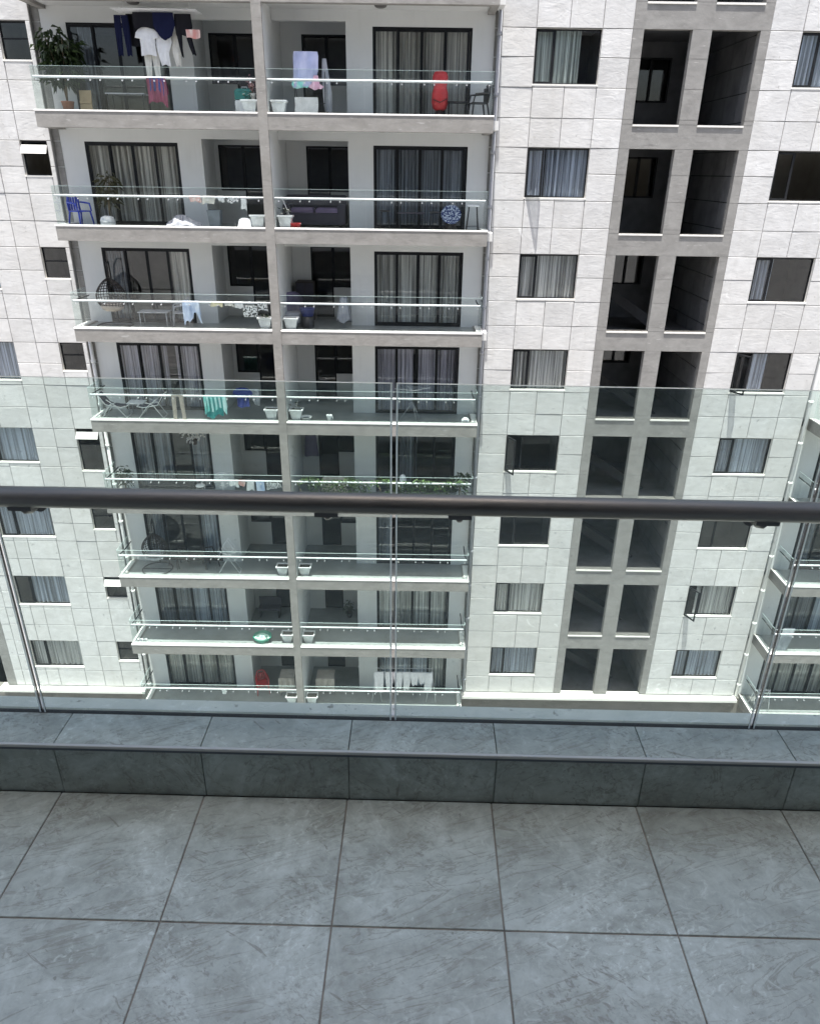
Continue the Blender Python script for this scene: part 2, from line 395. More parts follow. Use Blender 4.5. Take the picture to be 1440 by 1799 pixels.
# ------------------------------------------------------------------ layout constants of the far building (metres, our floor is z = 0)
W = 24.164      # face of the stone wings
S = 22.976      # front of the balcony beams
B = 24.35       # back wall of the balconies
RB = 25.80      # back of the kitchen recess
FL = range(0, 9)
zk = lambda k: 6.0-3.0*k
DX3 = 24.43     # the next pair of balconies to the right

# ------------------------------------------------------------------ ground
g = MB().quad((-300, -300, -21.5), (300, -300, -21.5), (300, 300, -21.5), (-300, 300, -21.5)); put('ground', g.mesh('ground', 'ground'), kind='structure')

# ------------------------------------------------------------------ far building
APT = thing('apartment_building', 'tall pale stone-clad apartment block with stacked glass balconies across the gap', 'apartment building')
LEFTX = [-16.25, -15.893, -15.30, -14.91, -14.39, -13.30, -12.548, -11.80, -10.86]
AX = [2.36, 3.32, 4.245, 5.17, 6.02]
BX = [9.85, 10.77, 11.695, 12.62, 13.50]
ROWS = [(-.75, .02), (.02, .80), (.80, 1.55), (1.55, 2.25)]
WIN = {'A': (3.32, 5.17, .88, 2.24), 'B': (10.77, 12.62, .88, 2.24), 'D': (-15.30, -13.30, .96, 2.26), 'C': (-11.80, -11.0, 1.30, 2.24)}
holes = {0: ['D', 'C'], 1: ['A'], 2: ['B']}
cand = []
def rects(x0, x1, z0, z1, hs):
    # the part of a tile cell left when window openings are cut from it
    out = [(x0, x1, z0, z1)]
    for hx0, hx1, hz0, hz1 in hs:
        nxt = []
        for a, b, c, d in out:
            ix0, ix1, iz0, iz1 = max(a, hx0), min(b, hx1), max(c, hz0), min(d, hz1)
            if ix1-ix0 < .015 or iz1-iz0 < .015: nxt.append((a, b, c, d)); continue
            if ix0-a > .03: nxt.append((a, ix0, c, d))
            if b-ix1 > .03: nxt.append((ix1, b, c, d))
            if iz0-c > .03: nxt.append((ix0, ix1, c, iz0))
            if d-iz1 > .03: nxt.append((ix0, ix1, iz1, d))
        out = nxt
    return out
walls = []
for wi, xs in enumerate((LEFTX, AX, BX)):
    mb = MB(); hs = []
    for h in holes[wi]:
        x0, x1, z0, z1 = WIN[h]; hs.append((x0, x1, z0, z1))
    hs5 = [(a, b, .66 if i == 1 else c, d) for i, (a, b, c, d) in enumerate(hs)]
    for k in FL:
        hk = hs5 if k == 5 else hs
        for r0, r1 in ROWS:
            for i in range(len(xs)-1):
                for (a, b, c, d) in rects(xs[i], xs[i+1], r0, r1, hk):
                    z = zk(k)
                    if z+d < -18.02: continue
                    c2 = max(c, -18.0-z)
                    mb.box(a, b, W+.022, W+.20, z+c2, z+d)
                    cand.append((wi, a, b, z+c2, z+d))
    # side faces of the wing in shade of the recess
    walls.append(put('stone_wall', mb.mesh('stone_wall', 'grout'), APT))
vis = []; rest = []
for c in cand:
    ok, z = in_view(((c[1]+c[2])/2, W, (c[3]+c[4])/2), 50)
    (vis if ok else rest).append((z, c))
vis.sort(key=lambda q: q[0]); over = vis[296:]; vis = vis[:296]; rest += over
G = .0095
def tile_mesh(w_, h_):
    return MB().cham(-w_/2+G, w_/2-G, 0, .03, -h_/2+G, h_/2-G, .007, 'y').mesh('stone_tile', 'stone')
rnd = random.Random(3)
for z, (wi, a, b, c, d) in vis:
    w_, h_ = round(b-a, 3), round(d-c, 3)
    me = cached(('tile', w_, h_), lambda: tile_mesh(w_, h_))
    put('stone_tile', me, walls[wi], ((a+b)/2, W+rnd.uniform(-.004, .004), (c+d)/2), (R(rnd.uniform(-.45, .45)), R(rnd.uniform(-.15, .15)), R(rnd.uniform(-.3, .3))))
for wi in range(3):
    mb = MB()
    for z, (w2, a, b, c, d) in rest:
        if w2 == wi: mb.cham(a+G, b-G, W+rnd.uniform(-.004, .004), W+.03, c+G, d-G, .007, 'y')
    if mb.v: put('stone_tile', mb.mesh('stone_tiles', 'stone'), walls[wi], kind='stuff')
# returns (side faces) of the wings towards the balconies, in tile courses
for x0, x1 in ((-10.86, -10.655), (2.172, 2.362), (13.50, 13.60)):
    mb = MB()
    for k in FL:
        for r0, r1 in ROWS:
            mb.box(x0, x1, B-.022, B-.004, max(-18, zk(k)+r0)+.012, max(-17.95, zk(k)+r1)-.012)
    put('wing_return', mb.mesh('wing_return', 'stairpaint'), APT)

# windows in the stone
def curtain_mesh(x0, x1, z0, z1, y, mat, wl=.13, amp=.028, seed=0, slant=0):
    r = random.Random(seed); n = max(10, int((x1-x0)/wl*6)); ph = r.uniform(0, 6)
    f = [(r.uniform(.8, 1.25), r.uniform(0, 6)) for _ in range(3)]
    def fn(u, v):
        x = x0+(x1-x0)*u
        a = amp*(.55+.45*math.sin(x*3.1+f[0][1]))
        yy = a*math.sin(2*math.pi*x/(wl*f[0][0])+ph+.6*math.sin(x*4+f[1][1]))
        return (x+slant*v*(1-v)*0+slant*(v)*(u-.5)*(x1-x0), y+yy, z1+(z0-z1)*v)
    return MB().grid(fn, n, 3).mesh('curtain', mat)
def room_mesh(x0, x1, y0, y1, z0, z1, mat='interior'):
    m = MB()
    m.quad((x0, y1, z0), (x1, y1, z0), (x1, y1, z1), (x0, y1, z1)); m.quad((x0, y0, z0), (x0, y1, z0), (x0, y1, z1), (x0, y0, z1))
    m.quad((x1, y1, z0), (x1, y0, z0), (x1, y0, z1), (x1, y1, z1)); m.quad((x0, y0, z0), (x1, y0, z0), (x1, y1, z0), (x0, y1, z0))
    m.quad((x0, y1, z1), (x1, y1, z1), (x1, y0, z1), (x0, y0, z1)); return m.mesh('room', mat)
def casement_mesh(w_, h_):
    m = MB(); t = .045
    m.box(0, t, -.02, .02, 0, h_, 0); m.box(w_-t, w_, -.02, .02, 0, h_, 0); m.box(t, w_-t, -.02, .02, 0, t, 0); m.box(t, w_-t, -.02, .02, h_-t, h_, 0)
    m.box(t, w_-t, -.004, .004, t, h_-t, 1)
    return m.mesh('casement', ['black', 'winglass'])
CUR = {  # (curtain material, from, to as shares of the width), how far the casement stands open
 'A': {0: ('cur_white', 0, 1, 0), 1: ('cur_green', 0, .72, 0), 2: ('cur_blue', 0, 1, 14), 3: ('cur_white', 0, 1, 0), 4: ('cur_white', 0, 1, 0), 5: None, 6: None, 7: ('cur_white', 0, 1, 0), 8: ('cur_blue', 0, 1, 0)},
 'B': {0: ('cur_blue', 0, 1, 0), 1: ('cur_blue', 0, 1, 0), 2: None, 3: ('cur_blue', 0, .36, 0), 4: ('cur_blue', .30, .62, 55), 5: ('cur_blue', 0, 1, 0), 6: None, 7: ('cur_white', .2, 1, 62), 8: ('cur_blue', 0, 1, 0)},
 'D': {0: ('cur_blue', 0, 1, 0), 1: ('cur_blue', 0, 1, 0), 2: ('cur_blue', 0, 1, 0), 3: ('cur_blue', 0, 1, 0), 4: ('cur_blue', 0, 1, 0), 5: ('cur_blue', 0, 1, 0), 6: ('cur_blue', 0, 1, 0), 7: ('cur_blue', .25, 1, 0), 8: ('cur_white', 0, 1, 0)}}
OPEN = {('A', 2): 34, ('A', 5): 62, ('B', 4): 58, ('B', 7): 64}
for wn in 'ABD':
    x0, x1, z0, z1 = WIN[wn]; xm = x0+(x1-x0)*.30; wwid = x1-x0; hh = z1-z0
    def frame():
        m = MB(); t = .04
        m.box(x0, x1, W+.10, W+.15, z1-t, z1, 0); m.box(x0, x1, W+.10, W+.15, z0, z0+t, 0)
        m.box(x0, x0+t, W+.10, W+.15, z0+t, z1-t, 0); m.box(x1-t, x1, W+.10, W+.15, z0+t, z1-t, 0); m.box(xm-.02, xm+.02, W+.10, W+.15, z0+t, z1-t, 0)
        # plastered reveal
        m.quad((x0+.003, W+.018, z0), (x0+.003, W+.16, z0), (x0+.003, W+.16, z1), (x0+.003, W+.018, z1), 1); m.quad((x1-.003, W+.16, z0), (x1-.003, W+.018, z0), (x1-.003, W+.018, z1), (x1-.003, W+.16, z1), 1)
        m.quad((x0, W+.018, z1-.003), (x0, W+.16, z1-.003), (x1, W+.16, z1-.003), (x1, W+.018, z1-.003), 1)
        return m.mesh('window', ['black', 'sill'])
    sillm = MB().box(x0-.03, x1+.03, W-.006, W+.10, z0-.035, z0+.010).mesh('window_sill', 'sill')
    pane = MB().box(xm+.02, x1-.04, W+.122, W+.130, z0+.04, z1-.04).mesh('pane', 'winglass')
    rm = room_mesh(x0-.3, x1+.3, W+.21, W+2.2, z0-.6, z1+.15)
    fm = frame(); cm = casement_mesh(xm-x0-.04, hh-.06)
    for k in FL:
        if wn == 'D' and k < 3: pass
        o = put('window', fm, APT, (0, 0, zk(k)))
        put('window_sill', sillm, o); put('pane', pane, o); put('room', rm, o)
        op = OPEN.get((wn, k), 0)
        put('casement', cm, o, (x0+.02, W+.095 if not op else W+.02, z0+.03), (0, 0, -R(op)))
        c = CUR[wn][k]
        if c:
            a, b = x0+.02+wwid*c[1], x0-.02+wwid*c[2]
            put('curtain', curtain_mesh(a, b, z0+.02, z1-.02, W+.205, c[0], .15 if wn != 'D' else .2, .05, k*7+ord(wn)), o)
# small bathroom windows
x0, x1 = -11.80, -11.0
for k in FL:
    z0 = .66 if k == 5 else 1.30; z1 = 2.24
    awn = k in (2, 5, 7)
    m = MB(); t = .035
    m.box(x0, x1, W+.10, W+.15, z1-t, z1, 0); m.box(x0, x1, W+.10, W+.15, z0, z0+t, 0); m.box(x0, x0+t, W+.10, W+.15, z0+t, z1-t, 0); m.box(x1-t, x1, W+.10, W+.15, z0+t, z1-t, 0)
    zm = z0+(z1-z0)*(.56 if not awn else .62)
    m.box(x0+t, x1-t, W+.10, W+.15, zm-.02, zm+.02, 0)
    m.quad((x0+.003, W+.018, z0), (x0+.003, W+.16, z0), (x0+.003, W+.16, z1), (x0+.003, W+.018, z1), 1); m.quad((x1-.003, W+.16, z0), (x1-.003, W+.018, z0), (x1-.003, W+.018, z1), (x1-.003, W+.16, z1), 1)
    o = put('bathroom_window', m.mesh('bathroom_window', ['black', 'sill']), APT, (0, 0, zk(k)))
    put('window_sill', MB().box(x0-.03, x1+.03, W-.006, W+.10, z0-.035, z0+.010).mesh('window_sill', 'sill'), o)
    put('pane', MB().box(x0+t, x1-t, W+.122, W+.13, z0+t, zm-.02).mesh('pane', 'winglass'), o)
    put('room', room_mesh(x0-.1, x1+.1, W+.21, W+1.6, z0-.3, z1+.1), o)
    if awn:   # top hung sash pushed far out: its pale back faces the sky
        hs = z1-zm
        T = Matrix.Translation((0, W+.03, z1-.11)) @ Matrix.Rotation(R(-30), 4, 'X')
        put('open_sash', MB().box(x0+.02, x1-.02, -.012, .012, -.26, 0, 0, T).mesh('open_sash', 'kerb'), o)
    else:
        put('pane', MB().box(x0+t, x1-t, W+.122, W+.13, zm+.02, z1-t).mesh('pane', 'winglass'), o)

# stair and light shafts behind the grey strip
SX0, SX1 = 6.02, 9.85
def stair_strip(xs0, xs1, ops, nm):
    m = MB()
    for k in FL:
        z = zk(k); hb, ht = -.10, 2.25
        edges = [xs0]+[e for op in ops for e in op]+[xs1]
        for (ra, rb) in ((-.10, .02), (.02, .80), (.80, 1.55), (1.55, 2.25)):
            for i in range(0, len(edges), 2):
                if z+rb < -18: continue
                m.box(edges[i]+.001, edges[i+1]-.001, W+.004, W+.24, max(z+ra, -18)+.004, z+rb-.004)
                m.box(edges[i]+.008, edges[i+1]-.008, W+.011, W+.23, max(z+ra, -18)-.004, z+rb+.004)
        if z-.75 > -18: m.box(xs0, xs1, W+.006, W+.24, z-.745, z-.105)
    return put('stair_facade', m.mesh('stair_facade', 'stairpaint'), APT)
OPS = [(6.33, 7.69), (8.23, 9.59)]
ST = stair_strip(SX0, SX1, OPS, 'x')
stair_strip(-19.92, -16.25, [(-18.0, -16.62)], 'y')
sillm = [MB().box(a+.002, b-.002, W-.02, W+.235, -.155, -.105).mesh('shaft_sill', 'sill') for a, b in OPS]
YB = 28.6
def shaft_mesh():
    m = MB()
    xa, xb = 5.4, 9.74
    m.box(xa, 7.30, YB, YB+.1, -.4, 2.6); m.box(8.55, xb, YB, YB+.1, -.4, 2.6); m.box(7.30, 8.55, YB, YB+.1, -.4, .80); m.box(7.30, 8.55, YB, YB+.1, 2.12, 2.6)
    m.box(xa-.1, xa, W+.25, YB, -.4, 2.6)
    # right flank, laid in courses of stone with open joints
    for (r0, r1) in ((-.75, .02), (.02, .80), (.80, 1.55), (1.55, 2.25)):
        for y0, y1 in ((W+.25, 25.4), (25.4, 26.4), (26.4, 27.5), (27.5, YB)):
            m.box(xb, xb+.05, y0+.012, y1-.012, r0+.014, r1-.014)
    m.box(xb+.06, xb+.1, W+.25, YB, -.745, 2.25, 1)
    m.quad((xa, W+.25, -.42), (xb, W+.25, -.42), (xb, YB, -.42), (xa, YB, -.42))
    # window in the far wall of the shaft
    for a, b in ((7.30, 7.36), (7.84, 7.94), (8.49, 8.55)): m.box(a, b, YB-.02, YB+.03, .80, 2.12, 1)
    m.box(7.36, 8.49, YB-.02, YB+.03, 2.06, 2.12, 1); m.box(7.36, 8.49, YB-.02, YB+.03, .80, .86, 1)
    return m.mesh('light_shaft', ['interior2', 'shaftline'])
shm = shaft_mesh()
shp = MB().box(7.36, 8.49, YB+.005, YB+.012, .86, 2.06).mesh('pane', 'winglass')
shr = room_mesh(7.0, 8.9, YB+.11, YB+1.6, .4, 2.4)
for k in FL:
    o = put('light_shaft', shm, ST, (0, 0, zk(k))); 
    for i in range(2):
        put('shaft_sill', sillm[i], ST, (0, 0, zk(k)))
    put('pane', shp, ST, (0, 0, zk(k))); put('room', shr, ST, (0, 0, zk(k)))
    if k >= 3:
        m = MB(); T = Matrix.Translation((7.7, 26.3, .3)) @ Matrix.Rotation(R(33), 4, 'Y')
        m.box(-1.4, 1.4, -.5, .5, -.16, 0, 0, T); m.box(-1.4, 1.4, -.53, -.50, -.2, .12, 0, T)
        put('stair_flight', m.mesh('stair_flight', 'flight'), ST, (0, 0, zk(k)))

# podium and ledge at the bottom
m = MB()
m.box(-16.9, -10.86, 23.88, W+.2, -18.14, -18.03); m.box(2.20, 13.56, 23.88, W+.2, -18.14, -18.03)
put('ledge', m.mesh('ledge', 'sill'), APT)
m = MB(); m.box(-30, 35, W+.05, W+.4, -21.5, -18.17); put('podium_wall', m.mesh('podium_wall', 'podium'), APT)
m = MB(); m.box(-22, 36, W-.02, 36, 9.0, 9.35); m.box(-22, 36, W-.06, W+.2, 9.35, 10.2); put('roof', m.mesh('roof', 'stairpaint'), APT)
m = MB(); m.box(-22, 40, 30.5, 36, -21.5, 9.0); m.box(-22, -19.92, W, 30.5, -21.5, 9.0); put('rear_block', m.mesh('rear_block', 'interior2'), APT)
# drain pipes
def pipe(x, y, z0, z1, mt='pipe'):
    m = MB().tube([(x, y, z0), (x, y, z1)], .06, 12)
    z = z1-.9
    while z > z0:
        m.lathe([(.062, -.05), (.078, -.05), (.078, .05), (.062, .05)], (x, y, z), 12); z -= 1.5
    m.box(x-.015, x+.015, y+.05, W+.02, z0+1, z0+1.03)
    return put('drain_pipe', m.mesh('drain_pipe', mt), APT)
pipe(13.60, W-.02, -18.0, 9.0); pipe(-10.76, W+.06, -18.0, -3.47); pipe(2.295, W+.05, -18.0, 9.0, 'shadedpipe')

# balconies ------------------------------------------------------------
UL = (-10.63, -4.41); UR = (-4.15, 2.15)
def balcony_parts(x0, x1, side):
    m = MB()
    m.box(x0, x1, S, S+.25, -.44, -.04, 0)                      # edge beam
    xo = x0 if side < 0 else x1-.2
    m.box(xo, xo+.2, S+.25, B-.003, -.44, -.04, 0)               # return beam
    xa, xb = (x0+.2, x1) if side < 0 else (x0, x1-.2)
    m.box(xa, xb, S+.25, B, -.36, -.082, 1)
    m.box(x0-.04 if side < 0 else x0, x1 if side < 0 else x1+.05, B, RB+.1, -.36, -.082, 1)
    m.box(xa, xb, S+.23, B-.002, -.082, -.074, 2)
    rx = (-6.43, -4.41) if side < 0 else (-4.13, -2.04)
    m.box(rx[0], rx[1], B-.002, RB, -.082, -.074, 2)
    slab = m.mesh('balcony', ['greypaint', 'ceilwhite', 'balcfloor'])
    kb = MB(); kb.cham(x0-.01 if side < 0 else x0, x1 if side < 0 else x1+.01, S-.012, S+.22, -.04, 0, .008, 'z')
    xk = (x0-.01, x0+.16) if side < 0 else (x1-.16, x1+.01)
    kb.box(xk[0], xk[1], S+.22, W+.015, -.04, -.001)
    kerb = kb.mesh('balcony_kerb', 'kerb')
    pl = []; n = 7; wv = (x1-x0-.06)/n
    for i in range(n):
        a = x0+.03+i*wv
        pl.append((a+.006, a+wv-.006))
    gpm = MB().box(-wv/2+.006, wv/2-.006, 0, .012, 0, 1.05, 0)
    # thin polished top edge
    gpm.box(-wv/2+.006, wv/2-.006, -.001, .013, 1.05, 1.056, 1)
    gp = gpm.mesh('glass_panel', ['balcglass', 'balcedge'])
    sd = MB().box(0, .012, S+.08, W+.0, 0, 1.05, 0).box(-.001, .013, S+.08, W+.0, 1.05, 1.056, 1).mesh('glass_panel', ['balcglass', 'balcedge'])
    hr = MB()
    ex = x0+.06 if side < 0 else x1-.09
    a, b = (x0+.06, x1-.02) if side < 0 else (x0+.02, x1-.09)
    hr.tube([(a, S+.15, .80), (b, S+.15, .80)], .032, 10)
    hr.tube([(ex, S+.15, .80), (ex+.05*(-side), S+.5, .80), (ex+.05*(-side), W+.05, .80)], .02, 8, 1)
    rail = hr.mesh('balcony_handrail', ['steel', 'black'])
    cl = MB()
    for i in range(n):
        for q in (pl[i][0]+.13, pl[i][1]-.13):
            cl.tube([(q, S+.15, .775), (q, S+.145, .735), (q, S+.075, .725)], .011, 6)
            cl.tube([(q, S+.058, .725), (q, S+.095, .725)], .021, 8)
    return slab, kerb, gp, [((p[0]+p[1])/2) for p in pl], sd, rail, cl.mesh('rail_clamps', 'dots')
BP = {-1: balcony_parts(*UL, -1), 1: balcony_parts(*UR, 1)}
lightm = MB().lathe([(0, -.05), (.10, -.05), (.15, -.03), (.17, 0), (.17, .012)], n=20).mesh('ceiling_light', plain('fitting_brown', (.09, .085, .08), .5))
def back_wall(side):
    m = MB(); b2 = B+.15
    if side < 0:
        segs = [(-10.95, -9.95), (-7.15, -6.43)]; rx = (-6.43, -4.40); dx = (-9.95, -7.15)
    else:
        segs = [(-2.04, -1.28), (1.55, 2.45)]; rx = (-4.13, -2.04); dx = (-1.28, 1.55)
    for a, b in segs: m.box(a, b, B, b2, -.08, 2.64)
    m.box(dx[0], dx[1], B, b2, 2.25, 2.64); m.box(rx[0], rx[1], B, b2, 2.36, 2.64)
    # recess
    if side < 0:
        m.box(rx[0]-.1, rx[0], b2, RB+.1, -.08, 2.64)
        m.box(rx[0], -6.30, RB, RB+.1, -.08, 2.64); m.box(-6.30, -5.52, RB, RB+.1, -.08, .92); m.box(-6.30, -4.40, RB, RB+.1, 2.25, 2.64); m.box(-4.50, -4.40, RB, RB+.1, -.08, 2.25)
    else:
        m.box(rx[1], rx[1]+.1, b2, RB+.1, -.08, 2.64)
        m.box(rx[0], -3.50, RB, RB+.1, -.08, 2.64); m.box(-3.50, -2.04, RB, RB+.1, 2.25, 2.64); m.box(-2.75, -2.04, RB, RB+.1, -.08, .92)
    m.box(rx[0], rx[1], b2, RB, 2.60, 2.66, 1)
    return m.mesh('back_wall', ['white', 'ceilwhite'])
BW = {-1: back_wall(-1), 1: back_wall(1)}
DOORX = {-1: (-9.95, -7.15), 1: (-1.28, 1.55)}
def door_frame(x0, x1, z1=2.25, z0=-.075):
    t = .05; m = MB()
    m.box(x0, x0+t, B+.02, B+.12, z0, z1); m.box(x1-t, x1, B+.02, B+.12, z0, z1); m.box(x0+t, x1-t, B+.02, B+.12, z1-t, z1); m.box(x0+t, x1-t, B+.02, B+.12, z0, z0+.04)
    return m.mesh('sliding_door', 'black')
def leaf_mesh(w_, h_, t=.055):
    m = MB(); m.box(0, t, 0, .035, 0, h_, 0); m.box(w_-t, w_, 0, .035, 0, h_, 0); m.box(t, w_-t, 0, .035, 0, t+.02, 0); m.box(t, w_-t, 0, .035, h_-t, h_, 0)
    m.box(t, w_-t, .014, .021, t+.02, h_-t, 1); return m.mesh('door_leaf', ['black', 'winglass'])
def kitchen(side):
    m = MB(); t = .05
    if side < 0: d = (-5.52, -4.50, -.07, 2.25); wn = (-6.30, -5.52, .92, 2.25)
    else: d = (-3.50, -2.75, -.07, 2.25); wn = (-2.75, -2.04, .92, 2.25)
    for x0, x1, z0, z1 in (d, wn):
        m.box(x0, x0+t, RB+.02, RB+.08, z0, z1, 0); m.box(x1-t, x1, RB+.02, RB+.08, z0, z1, 0); m.box(x0+t, x1-t, RB+.02, RB+.08, z1-t, z1, 0); m.box(x0+t, x1-t, RB+.02, RB+.08, z0, z0+t, 0)
        m.box(x0+t, x1-t, RB+.045, RB+.052, z0+t, z1-t, 1)
    return m.mesh('kitchen_door', ['black', 'winglass'])
KT = {-1: kitchen(-1), 1: kitchen(1)}
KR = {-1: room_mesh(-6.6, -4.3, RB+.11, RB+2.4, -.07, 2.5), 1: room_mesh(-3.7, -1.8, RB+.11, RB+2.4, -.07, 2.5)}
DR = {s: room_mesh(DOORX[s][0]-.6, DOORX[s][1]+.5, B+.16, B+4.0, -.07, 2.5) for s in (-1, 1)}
DF = {s: door_frame(*DOORX[s]) for s in (-1, 1)}
lw = (DOORX[-1][1]-DOORX[-1][0]-.10)/4
LM = leaf_mesh(lw+.02, 2.25-.05-(-.035))
# curtains of each sliding door: list of (material, from, to, slant)
DC = {(-1, 1): [('cur_dark', .08, .26, 0)], (-1, 2): [('cur_beige', 0, 1, 0)], (-1, 3): [('cur_dark', .02, .24, 0), ('cur_beige', .76, .98, 0)],
      (-1, 4): [('cur_lilac', .0, .58, 0), ('cur_lilac', .68, 1, 0)], (-1, 5): [('cur_dark', .0, .5, 0), ('cur_dark', .75, 1, 0)], (-1, 6): [('cur_dark', .0, .26, 0), ('cur_blue', .74, .98, 0)],
      (-1, 7): [('cur_dark', 0, .5, 0), ('cur_blue', .5, 1, 0)], (-1, 8): [('cur_beige', 0, 1, 0)],
      (1, 1): [('cur_beige', 0, 1, 0)], (1, 2): [('cur_dark', 0, 1, 0)], (1, 3): [('cur_white', 0, 1, 0)], (1, 4): [('cur_lilac', 0, .46, 0), ('cur_lilac', .52, 1, 0)],
      (1, 5): [('cur_dark', .30, .52, 0)], (1, 6): [('cur_dark', .0, .2, 0)], (1, 7): [('cur_white', 0, 1, 0)], (1, 8): [('cur_blue', 0, .74, 0), ('cur_white', .74, 1, 0)]}
def bay(side, k, dx=0):
    slab, kerb, gp, cx, sd, rail, cl = BP[side]
    z = zk(k)
    o = put('balcony', slab, APT, (dx, 0, z))
    if k > 0:
        put('balcony_kerb', kerb, o)
        for x in cx: put('glass_panel', gp, o, (x, S+.065, 0))
        put('glass_panel', sd, o, ((UL[0]+.04 if side < 0 else UR[1]-.05), 0, 0))
        put('balcony_handrail', rail, o); put('rail_clamps', cl, o, kind='stuff')
    if k in (0, 1) and not dx: put('ceiling_light', lightm, o, (-7.75 if side < 0 else -1.02, 23.7, -.372))
    w_ = put('back_wall', BW[side], APT, (dx, 0, z))
    d = put('sliding_door', DF[side], APT, (dx, 0, z))
    x0 = DOORX[side][0]+.05
    for i in range(4):
        put('door_leaf', LM, d, (x0+i*lw-.01, B+.035 if i in (0, 3) else B+.075, -.035))
    put('room', DR[side], d)
    for j, (mt, a, b, sl_) in enumerate(DC.get((side, k), [])):
        L = DOORX[side][1]-DOORX[side][0]
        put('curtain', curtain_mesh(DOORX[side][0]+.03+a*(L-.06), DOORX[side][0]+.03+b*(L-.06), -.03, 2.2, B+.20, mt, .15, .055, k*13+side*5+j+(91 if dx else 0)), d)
    kd = put('kitchen_door', KT[side], APT, (dx, 0, z)); put('room', KR[side], kd)
for k in FL:
    bay(-1, k); bay(1, k)
    if k >= 4: bay(-1, k, DX3)
m = MB()
for k in range(0, 4):
    m.box(-10.858, -10.632, S+.55, B-.004, zk(k)-.34, zk(k)-.10); m.box(2.152, 2.355, S+.55, B-.004, zk(k)-.34, zk(k)-.10)
put('sun_block_slab', m.mesh('sun_block_slab', 'ceilwhite'), APT)  # slabs added to keep the sun out of the side gaps
# dividing wall and its taupe nose
m = MB(); m.box(-4.415, -4.145, S-.015, S+.10, -18.4, 9.0, 0); m.box(-4.395, -4.135, S+.10, RB+.1, -18.4, 9.0, 1)
put('divider_wall', m.mesh('divider_wall', ['greypaint', 'white']), APT)
m = MB(); m.box(-4.415+DX3, -4.145+DX3, S-.015, RB, -18.4, -2.0, 0); put('divider_wall', m.mesh('divider_wall', ['greypaint']), APT)
m = MB(); m.box(13.7, 20.2, W, W+.3, -3.2, 9.0); put('upper_wall', m.mesh('upper_wall', 'white'), APT)

# ------------------------------------------------------------------ our own balcony
ANG = -0.0125
HOST = thing('host_building', 'near apartment block whose tiled balcony is underfoot', 'apartment building', (0, 1.474, 0), ANG)
m = MB()
for k in range(-7, 6):
    z = 3.0*k
    yo = .225 if k <= 0 else -1.55                       # unseen floors above cut back to let skylight in
    m.box(-14, 14, -2.45, yo, z-.22, z-.03, 0)
    if k != 0: m.box(-14, 14, yo-.22, yo+.001, z-.03, z+.16, 1)
put('balcony_slab', m.mesh('balcony_slab', ['ceilwhite', 'kerb']), HOST)
m = MB(); m.box(-14, 14, -14, -2.45, -21.5, 20.0)
put('host_wall', m.mesh('host_wall', 'hostwall'), HOST)
m = MB()
for k in range(-7, 6): m.box(-1.9, 2.4, -2.45, -2.42, 3*k, 3*k+2.3, 0)
put('host_door', m.mesh('host_door', 'black'), HOST)

FLR = put('balcony_floor', MB().box(-3.2, 3.2, -2.42, -.004, -.03, -.003).mesh('balcony_floor', 'joint'), None, (0, 1.474, 0), (0, 0, ANG), 'structure')
JX = [-.163+.3955*i for i in range(-8, 9)]
JY = [-.001, -.374, -.772, -1.168, -1.565, -1.962, -2.36]
g = .0019
for j in range(len(JY)-1):
    for i in range(len(JX)-1):
        w_ = JX[i+1]-JX[i]; d_ = JY[j]-JY[j+1]
        me = cached(('ft', round(w_, 3), round(d_, 3)), lambda: MB().cham(-w_/2+g, w_/2-g, -d_/2+g, d_/2-g, -.012, 0, .0012).mesh('floor_tile', 'floor'))
        put('floor_tile', me, FLR, ((JX[i]+JX[i+1])/2, (JY[j]+JY[j+1])/2, rnd.uniform(-.0004, .0004)), (R(rnd.uniform(-.04, .04)), R(rnd.uniform(-.04, .04)), 0))
g = .0011
KRB = put('kerb', MB().box(-3.2, 3.2, .010, .190, -.03, .160).mesh('kerb', 'joint'), None, (0, 1.474, 0), (0, 0, ANG), 'structure')
for i in range(len(JX)-1):
    a, b = JX[i]+.006, JX[i+1]+.006
    put('riser_tile', cached(('rt', round(b-a, 3)), lambda: MB().cham(-(b-a)/2+g, (b-a)/2-g, 0, .012, -.001, .1543, .001, 'y').mesh('riser_tile', 'riser')), KRB, ((a+b)/2, 0, 0))
    put('coping_tile', cached(('ct', round(b-a, 3)), lambda: MB().cham(-(b-a)/2+g, (b-a)/2-g, .0048, .1232, .1552, .170, .001).mesh('coping_tile', 'floor')), KRB, ((a+b)/2, 0, 0))
put('nosing', MB().cham(-3.2, 3.2, -.006, .0045, .1635, .1716, .0015).mesh('nosing', 'trim'), KRB)
put('nosing_shadow_strip', MB().box(-3.2, 3.2, -.0045, .004, .1545, .1633).mesh('nosing_shadow_strip', 'nosing_shade'), KRB)  # dark strip painted in for the shade under the lip
put('outer_coping', MB().cham(-3.2, 3.2, .1392, .192, .15, .172, .004).mesh('outer_coping', 'coping'), KRB)
put('glass_seal', MB().box(-3.2, 3.2, .1233, .1391, .15, .1685).mesh('glass_seal', 'seal'), KRB)

